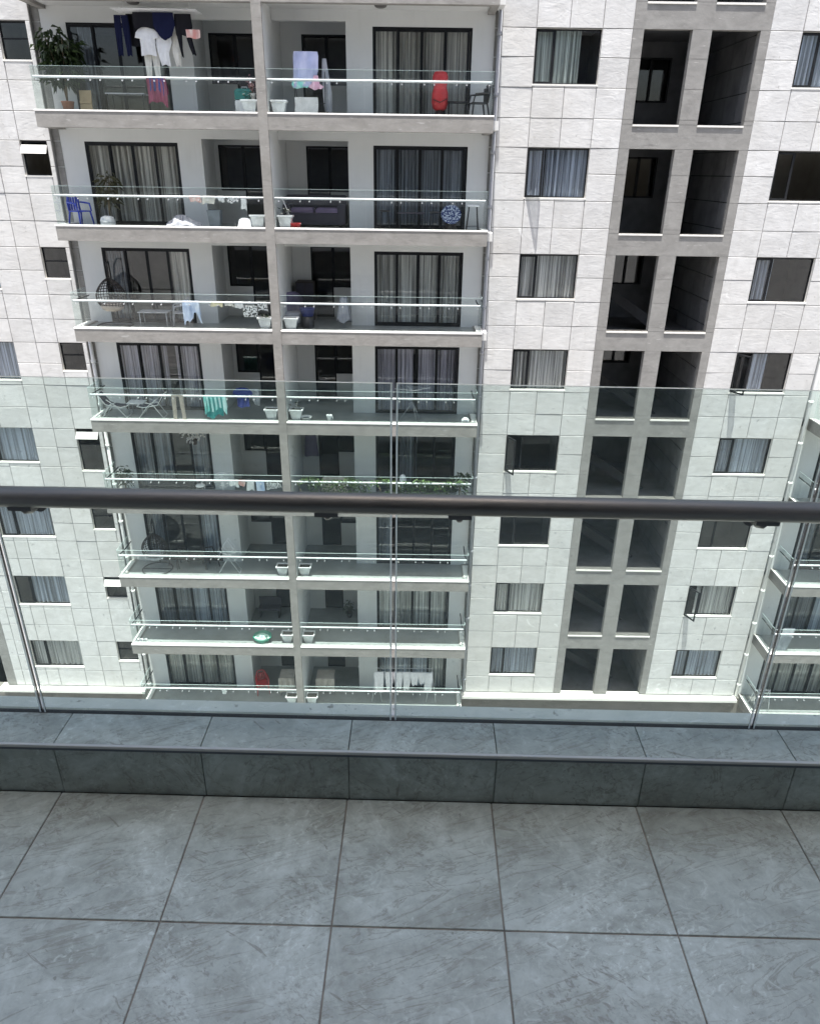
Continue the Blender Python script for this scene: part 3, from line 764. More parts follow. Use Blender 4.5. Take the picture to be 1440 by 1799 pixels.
BAL = thing('glass_balustrade', 'clear glass balustrade with a thick dark round handrail on the tiled kerb', 'balustrade', (0, 1.474, 0), ANG)
PJ = [-3.02, -2.03, -1.035, -.043, .96, 1.955, 2.95]
for i in range(6):
    a, b = PJ[i]+.0045, PJ[i+1]-.0045
    m = MB()
    y0, y1, z0, z1 = .1280, .1370, .16, 1.136
    m.quad((a, y0, z0), (b, y0, z0), (b, y0, z1), (a, y0, z1), 0); m.quad((b, y1, z0), (a, y1, z0), (a, y1, z1), (b, y1, z1), 0)
    m.quad((a, y1, z0), (a, y0, z0), (a, y0, z1), (a, y1, z1), 1); m.quad((b, y0, z0), (b, y1, z0), (b, y1, z1), (b, y0, z1), 1); m.quad((a, y0, z1), (b, y0, z1), (b, y1, z1), (a, y1, z1), 2)
    put('glass_panel', m.mesh('glass_panel', ['nearglass', 'edgedark', 'edgeglow']), BAL)
    if i:                                               # pale strips painted for light refracted at both sides of the open joint
        q = MB()
        for xa, xb in ((a+.0002, a+.0042), (a-.0132, a-.0092)): q.quad((xa, y0-.0006, z0), (xb, y0-.0006, z0), (xb, y0-.0006, z1-.001), (xa, y0-.0006, z1-.001))
        put('polished_edge', q.mesh('polished_edge', 'edgeglow'), BAL)
RY, RZ, RR = .042, .877, .0243
put('handrail', MB().tube([(-3.1, RY, RZ), (3.1, RY, RZ)], RR, 40).mesh('handrail', 'rail'), BAL)
def bracket():
    m = MB()
    m.box(-.027, .027, -.012, .016, -RR-.007, -RR+.004)
    m.tube([(0, .004, -RR-.004), (0, .012, -RR-.016), (0, .035, -RR-.026), (0, .072, -RR-.028)], [.010, .009, .008, .008], 10)
    m.tube([(0, .070, -RR-.028), (0, .0835, -RR-.028)], .019, 18); m.tube([(0, .0975, -RR-.028), (0, .108, -RR-.028)], .017, 18)
    for s in (-.019, .019): m.tube([(s, .0, -RR-.006), (s, .0, -RR-.0105)], .0045, 8)
    return m.mesh('rail_bracket', 'bracket')
bm_ = bracket()
for x in (-1.90, -.905, -.195, .113, .815, 1.1, 2.1): put('rail_bracket', bm_, BAL, (x, RY, RZ))

# ------------------------------------------------------------------ things on the balconies
for nm, c, r_ in (('plastic_blue', (.02, .05, .42), .35), ('plastic_white', (.78, .79, .80), .4), ('plastic_black', (.02, .02, .022), .4), ('plastic_red', (.52, .03, .035), .45), ('plastic_grey', (.20, .23, .26), .45),
                  ('plastic_green', (.02, .30, .20), .4), ('mint', (.55, .80, .70), .5), ('teal_plastic', (.03, .22, .20), .5), ('wood', (.36, .27, .15), .6), ('soil', (.05, .04, .03), .95), ('metal_white', (.78, .78, .78), .4), ('metal_grey', (.35, .36, .38), .35),
                  ('wicker', (.035, .028, .024), .6), ('terracotta', (.30, .13, .08), .8), ('sofa', (.05, .045, .06), .8), ('purple', (.20, .15, .24), .8), ('beige_fab', (.46, .42, .37), .9), ('stem', (.16, .12, .07), .8), ('pillar_white', (.8, .8, .78), .6)):
    M[nm] = plain(nm, c, r_, var=.15)
M['leaf'] = m_leaf('deep_green_leaf', (.015, .030, .010), (.05, .078, .026))
M['leaf2'] = m_leaf('fresh_green_leaf', (.07, .15, .035), (.20, .32, .09))
M['leaf3'] = m_leaf('dry_palm_leaf', (.07, .08, .04), (.16, .15, .08))
M['petal'] = m_leaf('pale_petal', (.6, .58, .55), (.8, .78, .76))
M['petal_pink'] = m_leaf('pink_petal', (.6, .25, .3), (.75, .5, .5))
CL = {'white': ((.80, .80, .80), None), 'offwhite': ((.70, .68, .62), None), 'lilac': ((.50, .55, .80), (.62, .64, .85)), 'black': ((.018, .018, .022), None), 'navy': ((.012, .015, .045), None), 'teal': ((.02, .20, .20), (.08, .36, .35)),
      'maroon': ((.13, .012, .04), (.27, .06, .12)), 'bluecl': ((.03, .045, .20), None), 'paleblue': ((.42, .52, .72), (.68, .74, .84)), 'yellow': ((.72, .66, .45), None), 'pinkred': ((.70, .32, .28), (.8, .7, .65)), 'mintcl': ((.25, .75, .68), (.7, .9, .88)),
      'pink': ((.80, .38, .55), (.85, .65, .75)), 'grey': ((.30, .32, .36), (.42, .43, .46)), 'tan': ((.50, .42, .36), None), 'purplegrey': ((.18, .16, .24), None)}
for q, (a, b) in CL.items(): M['c_'+q] = m_cloth('cloth_'+q, a, b)
M['c_stripe'] = m_cloth('cloth_striped', (.75, .75, .76), (.16, .15, .22), 9, 0)
M['c_bw'] = m_cloth('cloth_black_white', (.78, .78, .78), (.03, .03, .03))
M['c_check'] = m_cloth('cloth_blue_pattern', (.03, .05, .16), (.45, .52, .6))
RY_, RZ_ = S+.15, .80
fz = lambda k: zk(k)-.072

def cloth_over(name, label, cat, k, x0, x1, mat, front=.3, back=.25, seed=0, group=None, wave=.02, uneven=.06):
    r = random.Random(seed); ph = [r.uniform(0, 6) for _ in range(5)]; wd = x1-x0; z0 = zk(k)+RZ_
    cx = (x0+x1)/2
    def fn(u, v):
        x = (u-.5)*wd; s = v*2-1                              # s<0 behind the rail, s>0 in front
        if abs(s) < .12: y, z = -.04*math.sin(s/.12*math.pi/2), .036*math.cos(s/.12*math.pi/2)
        else:
            t = (abs(s)-.12)/.88; L = front if s > 0 else back
            un = uneven*(math.sin(5*u+ph[0])+.6*math.sin(11*u+ph[1]))
            y = (-.04 if s > 0 else .04)+(wave*t*math.sin(2*math.pi*u*max(2, wd/.13)+ph[2])*(.5 if s > 0 else 1))
            if s > 0: y = max(y, -.066)
            z = -t*(L+un); x += .03*t*math.sin(4*z+ph[3])+.02*t*(1 if u > .5 else -1)*math.sin(ph[4])
        return (x, y, z)
    me = MB().grid(fn, max(10, int(wd/.03)), 14).mesh(name, mat)
    return tag(put(name, me, None, (cx, RY_, z0)), label, cat, group)
def garment(name, label, cat, x, y, ztop, rows, mat, seed=0, group=None, amp=.02, thick=.02):
    r = random.Random(seed); ph = r.uniform(0, 6); m = MB()
    parts = rows if isinstance(rows[0], list) else [rows]
    for rw in parts:
        for side in (-1, 1):
            def fn(u, v):
                i = min(len(rw)-2, int(v*(len(rw)-1))); t = v*(len(rw)-1)-i
                z = rw[i][0]*(1-t)+rw[i+1][0]*t; xl = rw[i][1]*(1-t)+rw[i+1][1]*t; xr = rw[i][2]*(1-t)+rw[i+1][2]*t
                uu = u if side < 0 else 1-u
                bel = math.sin(math.pi*uu)**.5
                return (xl+(xr-xl)*uu, side*thick*bel+amp*math.sin(uu*11+ph+z*3)*v, -z-.02*v*math.sin(uu*7+ph))
            m.grid(fn, 12, 3*(len(rw)-1))
    return tag(put(name, m.mesh(name, mat), None, (x, y, ztop)), label, cat, group)
SHIRT = [[(0, -.10, .10), (.05, -.22, .22), (.12, -.30, .30), (.24, -.34, .34), (.26, -.21, .21), (.45, -.20, .20), (.66, -.21, .21)]]
TROUS = [[(0, -.19, -.0), (.25, -.21, -.005), (.55, -.20, -.03), (.95, -.19, -.06)], [(0, 0, .19), (.25, .005, .21), (.55, .03, .20), (.95, .06, .19)]]
def planter(k, x, label, plant=None):
    t = thing('planter', label, 'planter', (x, 23.42, fz(k)), 0, 'white planter boxes beside the dividing wall')
    m = MB(); n = 20
    def ring(w_, d_, z): return [(-w_, -d_, z), (w_, -d_, z), (w_, d_, z), (-w_, d_, z)]
    lv = [(.13, .10, 0), (.13, .10, .07), (.15, .12, .09), (.20, .15, .34), (.235, .18, .35), (.235, .18, .40), (.20, .15, .40), (.19, .14, .36)]
    base = 0
    for w_, d_, z in lv: m.v += ring(w_, d_, z)
    for i in range(len(lv)-1):
        for j in range(4): m.f.append((i*4+j, i*4+(j+1) % 4, (i+1)*4+(j+1) % 4, (i+1)*4+j)); m.m.append(0); m.s.append(False)
    put('box', m.mesh('box', 'plastic_white'), t)
    put('soil', MB().box(-.19, .19, -.14, .14, .33, .362).mesh('soil', 'soil'), t)
    if plant:
        r = random.Random(k*3+int(x*10)); mb = MB()
        for i in range(38):
            p = (r.uniform(-.15, .15), r.uniform(-.1, .1), .36+r.uniform(0, plant)); a = r.uniform(0, 6.28)
            mb.leaf(p, (math.cos(a), math.sin(a), r.uniform(.1, 1)), (0, 0, 1), r.uniform(.06, .13), .04, 1 if r.random() < .25 else 0)
        put('foliage', mb.mesh('foliage', ['leaf', 'petal']), t, kind='stuff')
    return t
FLN = {1: 'second highest visible', 2: 'third', 3: 'fourth', 4: 'fifth', 6: 'seventh', 7: 'eighth', 8: 'lowest'}
near_ = {1: 'below pink flowers, near the green crate', 2: 'beside the upturned white tub', 3: 'under the black and white bag', 4: 'right of the navy washing', 6: 'on the balcony with the diamond drying rack', 7: 'beside the green tub', 8: 'in front of the draped beige table'}
near2 = {1: 'left of the rack hung with a lilac dress', 2: 'with a mop leaning over it', 3: 'left of the blue basket', 4: 'left of the small white bowl', 6: 'on the empty bare balcony', 7: 'on the balcony under long check curtains', 8: 'left of the row of white washing'}
for k in (1, 2, 3, 4, 6, 7, 8):
    planter(k, -4.70, 'white planter left of the divider, '+near_[k], .22 if k == 1 else (.1 if k in (3,) else None))
    planter(k, -3.88, 'white planter right of the divider, '+near2[k], .22 if k == 2 else (.28 if k == 4 else None))

def monobloc(label, loc, rz, mat, group=None):
    t = thing('plastic_chair', label, 'chair', loc, rz, group)
    put('seat', MB().cham(-.22, .22, -.22, .22, .40, .435, .01).mesh('seat', mat), t)
    m = MB()
    for i in range(5):
        x = -.17+i*.085; m.box(x-.022, x+.022, .20, .235, .44, .80, 0, Matrix.Translation((0, .05, 0)) @ Matrix.Rotation(R(-8), 4, 'X') if False else None)
    m.tube([(-.21, .22, .42), (-.20, .26, .65), (-.13, .29, .84), (0, .30, .87), (.13, .29, .84), (.20, .26, .65), (.21, .22, .42)], .022, 8)
    put('backrest', m.mesh('backrest', mat), t)
    for s in (-1, 1):
        put('arm', MB().tube([(s*.22, .25, .66), (s*.25, .05, .65), (s*.25, -.16, .63), (s*.24, -.22, .42)], [.02, .026, .026, .02], 8).mesh('arm', mat), t)
        put('leg', MB().tube([(s*.21, -.20, .41), (s*.25, -.25, 0)], [.028, .022], 8).mesh('leg', mat), t); put('leg', MB().tube([(s*.20, .20, .41), (s*.24, .28, 0)], [.028, .022], 8).mesh('leg', mat), t)
    return t
def stool(label, loc, h, mat, seatmat, group=None, r=.16):
    t = thing('stool', label, 'stool', loc, 0, group)
    put('seat', MB().lathe([(0, h), (r-.02, h), (r, h-.015), (r, h-.04), (r-.02, h-.05), (0, h-.05)], n=18).mesh('seat', seatmat), t)
    for sx in (-1, 1):
        for sy in (-1, 1): put('leg', MB().tube([(sx*r*.6, sy*r*.6, h-.04), (sx*r*.95, sy*r*.95, 0)], .014, 6).mesh('leg', mat), t)
    q = r*.85; z = .14
    put('footring', MB().tube([(-q, -q, z), (q, -q, z), (q, q, z), (-q, q, z)], .009, 6, closed=True).mesh('footring', mat), t)
    return t
def table(label, loc, w_, d_, h, top, legm, group=None, cloth=False):
    t = thing('table', label, 'table', loc, 0, group)
    put('tabletop', MB().cham(-w_/2, w_/2, -d_/2, d_/2, h-.03, h, .006).mesh('tabletop', top), t)
    for sx in (-1, 1):
        for sy in (-1, 1): put('leg', MB().tube([(sx*(w_/2-.05), sy*(d_/2-.05), h-.03), (sx*(w_/2-.05), sy*(d_/2-.05), 0)], .018, 6).mesh('leg', legm), t)
    if cloth:
        def fn(u, v):
            x = -w_/2-.03+(w_+.06)*u
            return (x, -d_/2-.03-.02*math.sin(u*17), h+.006-(h*.75)*v-.03*math.sin(u*9)*v)
        put('drape', MB().grid(fn, 24, 6).mesh('drape', 'beige_fab'), t)
    return t
def bush(name, label, cat, loc, h, spread, n, leafm, L=.14, wd=.05, pot='terracotta', potr=.15, seed=0, droop=.4, trunks=3):
    r = random.Random(seed); t = thing(name, label, cat, loc)
    put('pot', MB().lathe([(0, 0), (potr*.7, 0), (potr, potr*1.7), (potr*1.06, potr*1.75), (potr*1.06, potr*1.9), (potr*.9, potr*1.9), (potr*.88, potr*1.6), (0, potr*1.6)], n=16).mesh('pot', pot), t)
    st = MB(); lf = MB(); z0 = potr*1.6
    for b in range(trunks):
        a = r.uniform(0, 6.28); ex, ey = math.cos(a)*spread*r.uniform(.2, .75), math.sin(a)*spread*.5*r.uniform(.2, .8); hh = h*r.uniform(.75, 1)
        pts = [(ex*(q**1.4), ey*(q**1.4), z0+(hh-z0)*q) for q in (0, .25, .5, .75, 1)]
        st.tube(pts, [.018, .016, .013, .01, .006], 6)
        for i in range(n//trunks):
            q = r.uniform(.35, 1.02); p = Vector((ex*q**1.4, ey*q**1.4, z0+(hh-z0)*q))
            an = r.uniform(0, 6.28); sp = spread*r.uniform(.05, .5)
            p += Vector((math.cos(an)*sp, math.sin(an)*sp*.6, r.uniform(-.12, .14)))
            lf.leaf(p, (math.cos(an), math.sin(an), r.uniform(-.9, .5)), (0, 0, 1), L*r.uniform(.6, 1.2), wd*r.uniform(.7, 1.3), 0, droop)
    put('stem', st.mesh('stem', 'stem'), t); put('foliage', lf.mesh('foliage', leafm), t, kind='stuff')
    return t
def rack_frame(t, w_, h, tiers, mat='metal_white'):
    m = MB()
    for sx in (-1, 1):
        m.tube([(sx*w_/2, -.28, 0), (sx*w_/2, .0, h)], .011, 6); m.tube([(sx*w_/2, .28, 0), (sx*w_/2, .0, h)], .011, 6)
    for z in tiers:
        d = .28*(1-z/h)+.03
        for y in (-d, -d/3, d/3, d): m.tube([(-w_/2, y, z), (w_/2, y, z)], .006, 5)
    put('frame', m.mesh('frame', mat), t)

# --- first visible floor, left balcony
bush('potted_plant', 'tall dark leafy potted tree at the far left end of the top balcony', 'plant', (-9.98, 23.72, fz(1)), 2.1, .72, 620, 'leaf', .25, .10, 'terracotta', .17, 4, .5, 6)
t = thing('ceiling_airer', 'white clothes airer bars hung under the top left balcony ceiling', 'clothes airer', (-7.1, 23.6, zk(1)+2.42))
for i in range(5): put('bar', MB().tube([(-1.15, -.32+.16*i, 0), (1.15, -.32+.16*i, 0)], .012, 6).mesh('bar', 'metal_white'), t)
for s in (-1, 1): put('cross_bar', MB().tube([(s*.9, -.34, .02), (s*.9, .34, .02)], .012, 6).mesh('cross_bar', 'metal_white'), t); put('cord', MB().tube([(s*.9, 0, .02), (s*.9, 0, .21)], .006, 5).mesh('cord', 'metal_white'), t)
zz = zk(1)+2.40
garment('dark_trousers', 'dark navy trousers at the left end of the ceiling airer', 'trousers', -8.12, 23.66, zz-.07, TROUS, 'c_navy', 1)
garment('dark_shirt', 'black top on the ceiling airer left of the white shirt', 'shirt', -7.78, 23.80, zz-.02, [[(0, -.25, .25), (.3, -.27, .27), (.75, -.22, .25)]], 'c_black', 2)
garment('black_shorts', 'black shorts hung above the white shirt on the ceiling airer', 'shorts', -7.45, 23.45, zz-.03, [[(0, -.27, .27), (.25, -.29, .29), (.36, -.25, .28)]], 'c_black', 3)
garment('white_shirt', 'white t-shirt hanging below black shorts on the ceiling airer', 'shirt', -7.42, 23.52, zz-.36, SHIRT, 'c_white', 4)
garment('white_trousers', 'long white trousers hanging lowest from the ceiling airer', 'trousers', -7.38, 23.62, zz-.78, TROUS, 'c_offwhite', 5)
garment('navy_sweater', 'dark blue sweater in the middle of the ceiling airer', 'sweater', -6.90, 23.45, zz-.03, [[(0, -.28, .28), (.3, -.30, .30), (.55, -.16, .2), (.62, -.1, .1)]], 'c_navy', 6)
garment('white_blouse', 'narrow white blouse below the dark blue sweater', 'shirt', -6.98, 23.56, zz-.50, [[(0, -.18, .18), (.2, -.24, .22), (.45, -.2, .1), (.75, -.12, .12)]], 'c_white', 7)
garment('grey_towel', 'thin pale towel right of the white blouse on the ceiling airer', 'towel', -6.68, 23.62, zz-.45, [[(0, -.12, .12), (.4, -.13, .12), (.8, -.04, .10)]], 'c_offwhite', 8)
garment('black_leggings', 'black leggings at the right end of the ceiling airer', 'leggings', -6.38, 23.5, zz-.05, [[(0, -.24, .22), (.3, -.24, .24), (.5, -.22, .18)], [(.45, -.22, -.06), (.8, -.16, -.08), (1.0, -.12, -.07)], [(.45, .02, .18), (.75, .1, .24), (.95, .18, .28)]], 'c_black', 9)
garment('pink_cloth', 'small pink and white cloth at the right end of the ceiling airer', 'cloth', -6.12, 23.42, zz-.42, [[(0, -.19, .2), (.2, -.18, .19)]], 'c_pinkred', 10)
cloth_over('maroon_bag', 'shiny maroon laundry sheet with blue top over the top left rail', 'sheet', 1, -7.45, -6.92, 'c_maroon', .62, .3, 11, None, .03)
cloth_over('blue_towel', 'short blue towel folded over the maroon sheet', 'towel', 1, -7.36, -6.98, 'c_bluecl', .34, .2, 12)
bush('flower_pot', 'pink flowers in a small pot beside the top of the dividing wall', 'plant', (-4.62, 23.5, fz(1)+.42), .52, .22, 60, 'petal_pink', .07, .05, 'plastic_white', .08, 13, .1, 3)
t = thing('pet_carrier', 'teal topped pale crate left of the dividing wall, top floor', 'crate', (-4.92, 23.85, fz(1)))
put('body', MB().cham(-.25, .25, -.2, .2, 0, .42, .03).mesh('body', 'plastic_white'), t); put('lid', MB().cham(-.25, .25, -.2, .2, .424, .70, .06).mesh('lid', 'teal_plastic'), t); put('handle', MB().tube([(-.08, 0, .70), (-.07, 0, .75), (.07, 0, .75), (.08, 0, .70)], .012, 6).mesh('handle', 'plastic_white'), t)
t = thing('wood_panel', 'yellowish wooden board leaning beside the tall potted tree', 'board', (-9.48, 23.75, fz(1)))
put('board', MB().box(-.17, .17, -.015, .015, 0, .62, 0, Matrix.Rotation(R(-9), 4, 'X')).mesh('board', 'wood'), t)
put('batten', MB().box(-.17, .17, -.035, -.0155, .28, .34, 0, Matrix.Rotation(R(-9), 4, 'X')).mesh('batten', 'wood'), t)
table('low grey table behind the glass, top left balcony', (-8.3, 23.9, fz(1)), 1.1, .5, .55, 'metal_grey', 'plastic_black')
# --- first visible floor, right balcony
t = thing('drying_rack', 'upright drying rack hidden under a lilac dress, top right balcony', 'drying rack', (-3.02, 23.75, fz(1)))
rack_frame(t, .86, 1.55, (.35, .95, 1.5), 'plastic_black')
garment('lilac_dress', 'lilac blue dress draped over the drying rack', 'dress', -3.12, 23.52, zk(1)+1.52, [[(0, -.30, .36), (.1, -.32, .38), (.45, -.33, .36), (.85, -.36, .2)]], 'c_lilac', 21, None, .03, .05)
garment('mint_scarf', 'frilly mint cloth hanging below the lilac dress', 'scarf', -3.27, 23.48, zk(1)+.84, [[(0, -.20, .22), (.12, -.24, .24), (.2, -.2, .2)]], 'c_mintcl', 22, None, .04)
garment('pink_scarf', 'pink star shaped frilly cloth on the drying rack', 'scarf', -2.82, 23.47, zk(1)+.95, [[(0, -.06, .06), (.2, -.12, .1), (.28, -.24, .22), (.34, -.12, .12)]], 'c_pink', 23, None, .03)
garment('white_sheet', 'white sheet on the lowest tier of the drying rack', 'sheet', -3.12, 23.50, zk(1)+.42, [[(0, -.33, .33), (.2, -.32, .34), (.4, -.34, .32)]], 'c_white', 24, None, .03)
garment('pale_robe', 'long pale robe hanging at the right side of the rack', 'robe', -2.60, 23.68, zk(1)+1.38, [[(0, -.06, .06), (.4, -.08, .12), (.9, -.06, .2), (1.32, -.02, .18)]], 'c_grey', 25, None, .03)
t = thing('red_bag', 'bulging red punch bag standing behind the top right rail', 'punch bag', (.66, 23.85, fz(1)+.22))
put('bag', MB().lathe([(0, 0), (.10, .0), (.20, .06), (.235, .2), (.23, .45), (.19, .56), (.18, .62), (.215, .72), (.22, .86), (.17, .96), (.06, 1.0), (0, 1.0)], n=20, sy=.8).mesh('bag', 'plastic_red'), t)
put('strap', MB().tube([(-.2, -.14, .28), (0, -.2, .2), (.2, -.13, .3)], .012, 6).mesh('strap', 'plastic_black'), t); put('base', MB().lathe([(0, -.22), (.22, -.22), (.22, -.16), (.12, -.1), (.1, .02), (0, .02)], n=18).mesh('base', 'plastic_black'), t)
table('small black table right of the red bag', (1.18, 23.9, fz(1)), .62, .5, .46, 'plastic_black', 'plastic_black')
monobloc('black plastic armchair at the right end of the top balcony', (1.76, 23.75, fz(1)), R(-78), 'plastic_black')
# --- second floor down, left
monobloc('blue plastic armchair at the left end of a balcony', (-10.15, 23.72, fz(2)), R(62), 'plastic_blue')
t = thing('pouf', 'pale round pouf on the floor right of the blue chair', 'pouf', (-9.3, 23.6, fz(2)))
put('cushion', MB().lathe([(0, 0), (.17, 0), (.215, .07), (.22, .16), (.18, .26), (.09, .30), (0, .305)], n=20).mesh('cushion', 'plastic_white'), t); put('seam', MB().tube([(.222*math.cos(i*.4), .222*math.sin(i*.4), .13) for i in range(16)], .006, 5, closed=True).mesh('seam', 'plastic_grey'), t)
bush('palm', 'thin dry palm in front of the pale curtains', 'plant', (-9.35, 23.95, fz(2)), 1.5, .5, 150, 'leaf3', .26, .03, 'plastic_black', .13, 31, .5, 6)
r = random.Random(5); m = MB()
def hp(u, v):
    a = u*2*math.pi; q = v; rr = .55*(1-q)**.55
    return (rr*math.cos(a)*(1+.12*math.sin(3*a+1))+.04*math.sin(9*q+a), rr*.45*math.sin(a)*(1+.15*math.sin(5*a)), .30*q**.7*(1+.25*math.sin(4*a+q*5))*(1 if q < 1 else 1))
m.grid(hp, 40, 10); tag(put('laundry_heap', m.mesh('laundry_heap', 'c_stripe'), None, (-7.02, 23.5, fz(2))), 'crumpled heap of striped bedding on a balcony floor', 'laundry')
t = thing('waste_bin', 'square blue grey bin right of the striped bedding', 'bin', (-6.06, 23.7, fz(2)))
m = MB(); lv = [(.15, .13, 0), (.19, .16, .46), (.205, .175, .465), (.205, .175, .50), (.18, .15, .50), (.15, .12, .1)]
for a, b, z in lv: m.v += [(-a, -b, z), (a, -b, z), (a, b, z), (-a, b, z)]
for i in range(5):
    for j in range(4): m.f.append((i*4+j, i*4+(j+1) % 4, i*4+4+(j+1) % 4, i*4+4+j)); m.m.append(0); m.s.append(False)
put('body', m.mesh('body', 'plastic_grey'), t); put('bottom', MB().box(-.148, .148, -.118, .118, .09, .10).mesh('bottom', 'plastic_grey'), t)
t = thing('upturned_tub', 'upturned white tub with cloth on it beside a planter', 'tub', (-5.10, 23.45, fz(2)))
put('tub', MB().lathe([(.30, 0), (.30, .03), (.24, .05), (.19, .26), (.12, .31), (0, .31)], n=22, sy=.7).mesh('tub', 'plastic_white'), t); put('handle', MB().tube([(-.1, -.17, .14), (-.05, -.2, .19), (.05, -.2, .19), (.1, -.17, .14)], .01, 6).mesh('handle', 'plastic_grey'), t)
for i, (a, b, mt, lb, f) in enumerate(((-6.62, -6.28, 'c_pinkred', 'red and white small towel at the left of the rail laundry row', .13), (-6.22, -5.86, 'c_offwhite', 'cream small towel second from left in the rail laundry row', .18), (-5.80, -5.60, 'c_white', 'tiny white cloth in the middle of the rail laundry row', .10), (-5.54, -5.18, 'c_bw', 'white patterned towel right of the tiny cloth on the rail', .13), (-5.10, -4.96, 'c_white', 'narrow long white sock like cloth ending the rail laundry row', .32))):
    cloth_over('small_cloth', lb, 'cloth', 2, a, b, mt, f, .12, 40+i, 'small laundry on the third floor rail', .012, .02)
# right
t = thing('mop', 'mop handle leaning over a planter into a red bucket', 'mop', (-3.62, 23.42, fz(2)))
put('handle', MB().tube([(.0, 0, .08), (-.36, .05, .92)], .012, 8).mesh('handle', 'metal_white'), t); put('head', MB().lathe([(0, .14), (.03, .13), (.10, .03), (.09, .0), (0, 0)], n=12).mesh('head', 'plastic_grey'), t)
t = thing('bucket', 'low red bucket with a mop standing in it', 'bucket', (-3.60, 23.42, fz(2)))
put('body', MB().lathe([(0, .006), (.13, .006), (.13, 0), (.14, 0), (.175, .17), (.185, .175), (.185, .19), (.165, .19), (.135, .02)], n=20).mesh('body', 'plastic_red'), t); put('rim_handle', MB().tube([(.18*math.cos(a/10*math.pi), .18*math.sin(a/10*math.pi)*.4-.1, .18-.05*math.sin(a/10*math.pi)) for a in range(11)], .006, 5).mesh('rim_handle', 'plastic_white'), t)
t = thing('sofa', 'long dark sofa with purple cushions behind the glass', 'sofa', (-3.15, 24.9, fz(2)))
put('base', MB().cham(-.95, .95, -.4, .4, .08, .42, .03).mesh('base', 'sofa'), t); put('backrest', MB().cham(-.95, .95, .25, .45, .42, .92, .04).mesh('backrest', 'sofa'), t)
for s in (-1, 1): put('armrest', MB().cham(s*.85-.12, s*.85+.12, -.42, .4, .10, .66, .03).mesh('armrest', 'sofa'), t)
for x in (-.4, .4): put('cushion', MB().cham(x-.36, x+.36, -.38, .24, .425, .56, .05).mesh('cushion', 'purple'), t)
for x in (-.8, .8):
    put('foot', MB().box(x-.04, x+.04, -.3, -.22, 0, .08).mesh('foot', 'plastic_black'), t)
stool('black stool nearest the dividing wall in front of dark curtains', (-.92, 23.8, fz(2)), .56, 'plastic_black', 'plastic_black', 'black stools before the dark curtains')
stool('black stool left of the blue patterned round chair', (.60, 23.82, fz(2)), .54, 'plastic_black', 'plastic_black', 'black stools before the dark curtains')
stool('tall pale topped bar stool at the right end of the balcony', (1.74, 23.72, fz(2)), .74, 'plastic_black', 'plastic_white', None, .19)
table('low dark table between the black stools', (-.12, 23.95, fz(2)), .8, .5, .5, 'sofa', 'plastic_black')
t = thing('round_chair', 'blue patterned round papasan chair before the dark curtains', 'chair', (1.09, 23.85, fz(2)))
T = Matrix.Translation((0, 0, .42)) @ Matrix.Rotation(R(58), 4, 'X'); m = MB().lathe([(0, -.10), (.14, -.08), (.24, -.02), (.30, .06), (.31, .09), (.26, .07), (.12, .0), (0, -.02)], n=24); m.v = [tuple(T @ Vector(v)) for v in m.v]
put('cushion', m.mesh('cushion', 'c_check'), t); put('base', MB().lathe([(.22, 0), (.235, .01), (.15, .16), (.2, .24)], n=18).mesh('base', 'wicker'), t)
# --- third floor down
def egg(label, k, x, y, s=1.0, cushion='tan'):
    t = thing('hanging_chair', label, 'hanging chair', (x, y, fz(k)), 0, 'hanging egg chairs')
    m = MB()
    m.tube([(.55*s*math.cos(i*.3142), .50*s*math.sin(i*.3142), .02) for i in range(20)], .022, 6, closed=True); m.tube([(-.55*s, 0, .02), (.55*s, 0, .02)], .02, 6)
    m.tube([(-.05, .48*s, .02), (-.1, .52*s, .6), (-.12, .52*s, 1.3), (-.10, .46*s, 1.75), (-.05, .28*s, 1.95), (0, .05*s, 1.93), (0, 0, 1.86)], .026, 8)
    put('stand', m.mesh('stand', 'plastic_black'), t)
    b = MB(); H0, H1 = .42, 1.50
    def prof(q): return .46*s*math.sin(math.pi*(q**.85))**.75*(1 if q < .5 else 1)
    for a in range(26):
        an = a*math.pi/13
        if -2.35 < math.atan2(math.sin(an), math.cos(an)) < -.8: qs = [i/10 for i in range(0, 4)]
        else: qs = [i/10 for i in range(0, 11)]
        b.tube([(prof(q)*math.cos(an), prof(q)*math.sin(an)*.9, H0+(H1-H0)*q) for q in qs], .013, 5)
    for q in (.06, .12, .19, .25, .32, .40):
        b.tube([(prof(q)*math.cos(i*.3142), prof(q)*math.sin(i*.3142)*.9, H0+(H1-H0)*q) for i in range(20)], .012, 5, closed=True)
    for q in (.48, .56, .64, .72, .80, .88):
        b.tube([(prof(q)*math.cos(-.8+i*.2486), prof(q)*math.sin(-.8+i*.2486)*.9, H0+(H1-H0)*q) for i in range(20)], .013, 5)
    b.tube([(0, 0, H1), (0, 0, 1.86)], .012, 6)
    put('basket', b.mesh('basket', 'wicker'), t)
    put('cushion', MB().lathe([(0, .47), (.24*s, .48), (.34*s, .56), (.36*s, .66), (.28*s, .70), (0, .68)], n=18).mesh('cushion', 'c_'+cushion), t)
    return t
egg('black hanging egg chair left of the dark open doors', 3, -9.62, 23.75)
cloth_over('pale_towel', 'pale blue and white towel slipping off the rail in a twist', 'towel', 3, -7.18, -6.66, 'c_paleblue', .55, .3, 51, None, .05, .16)
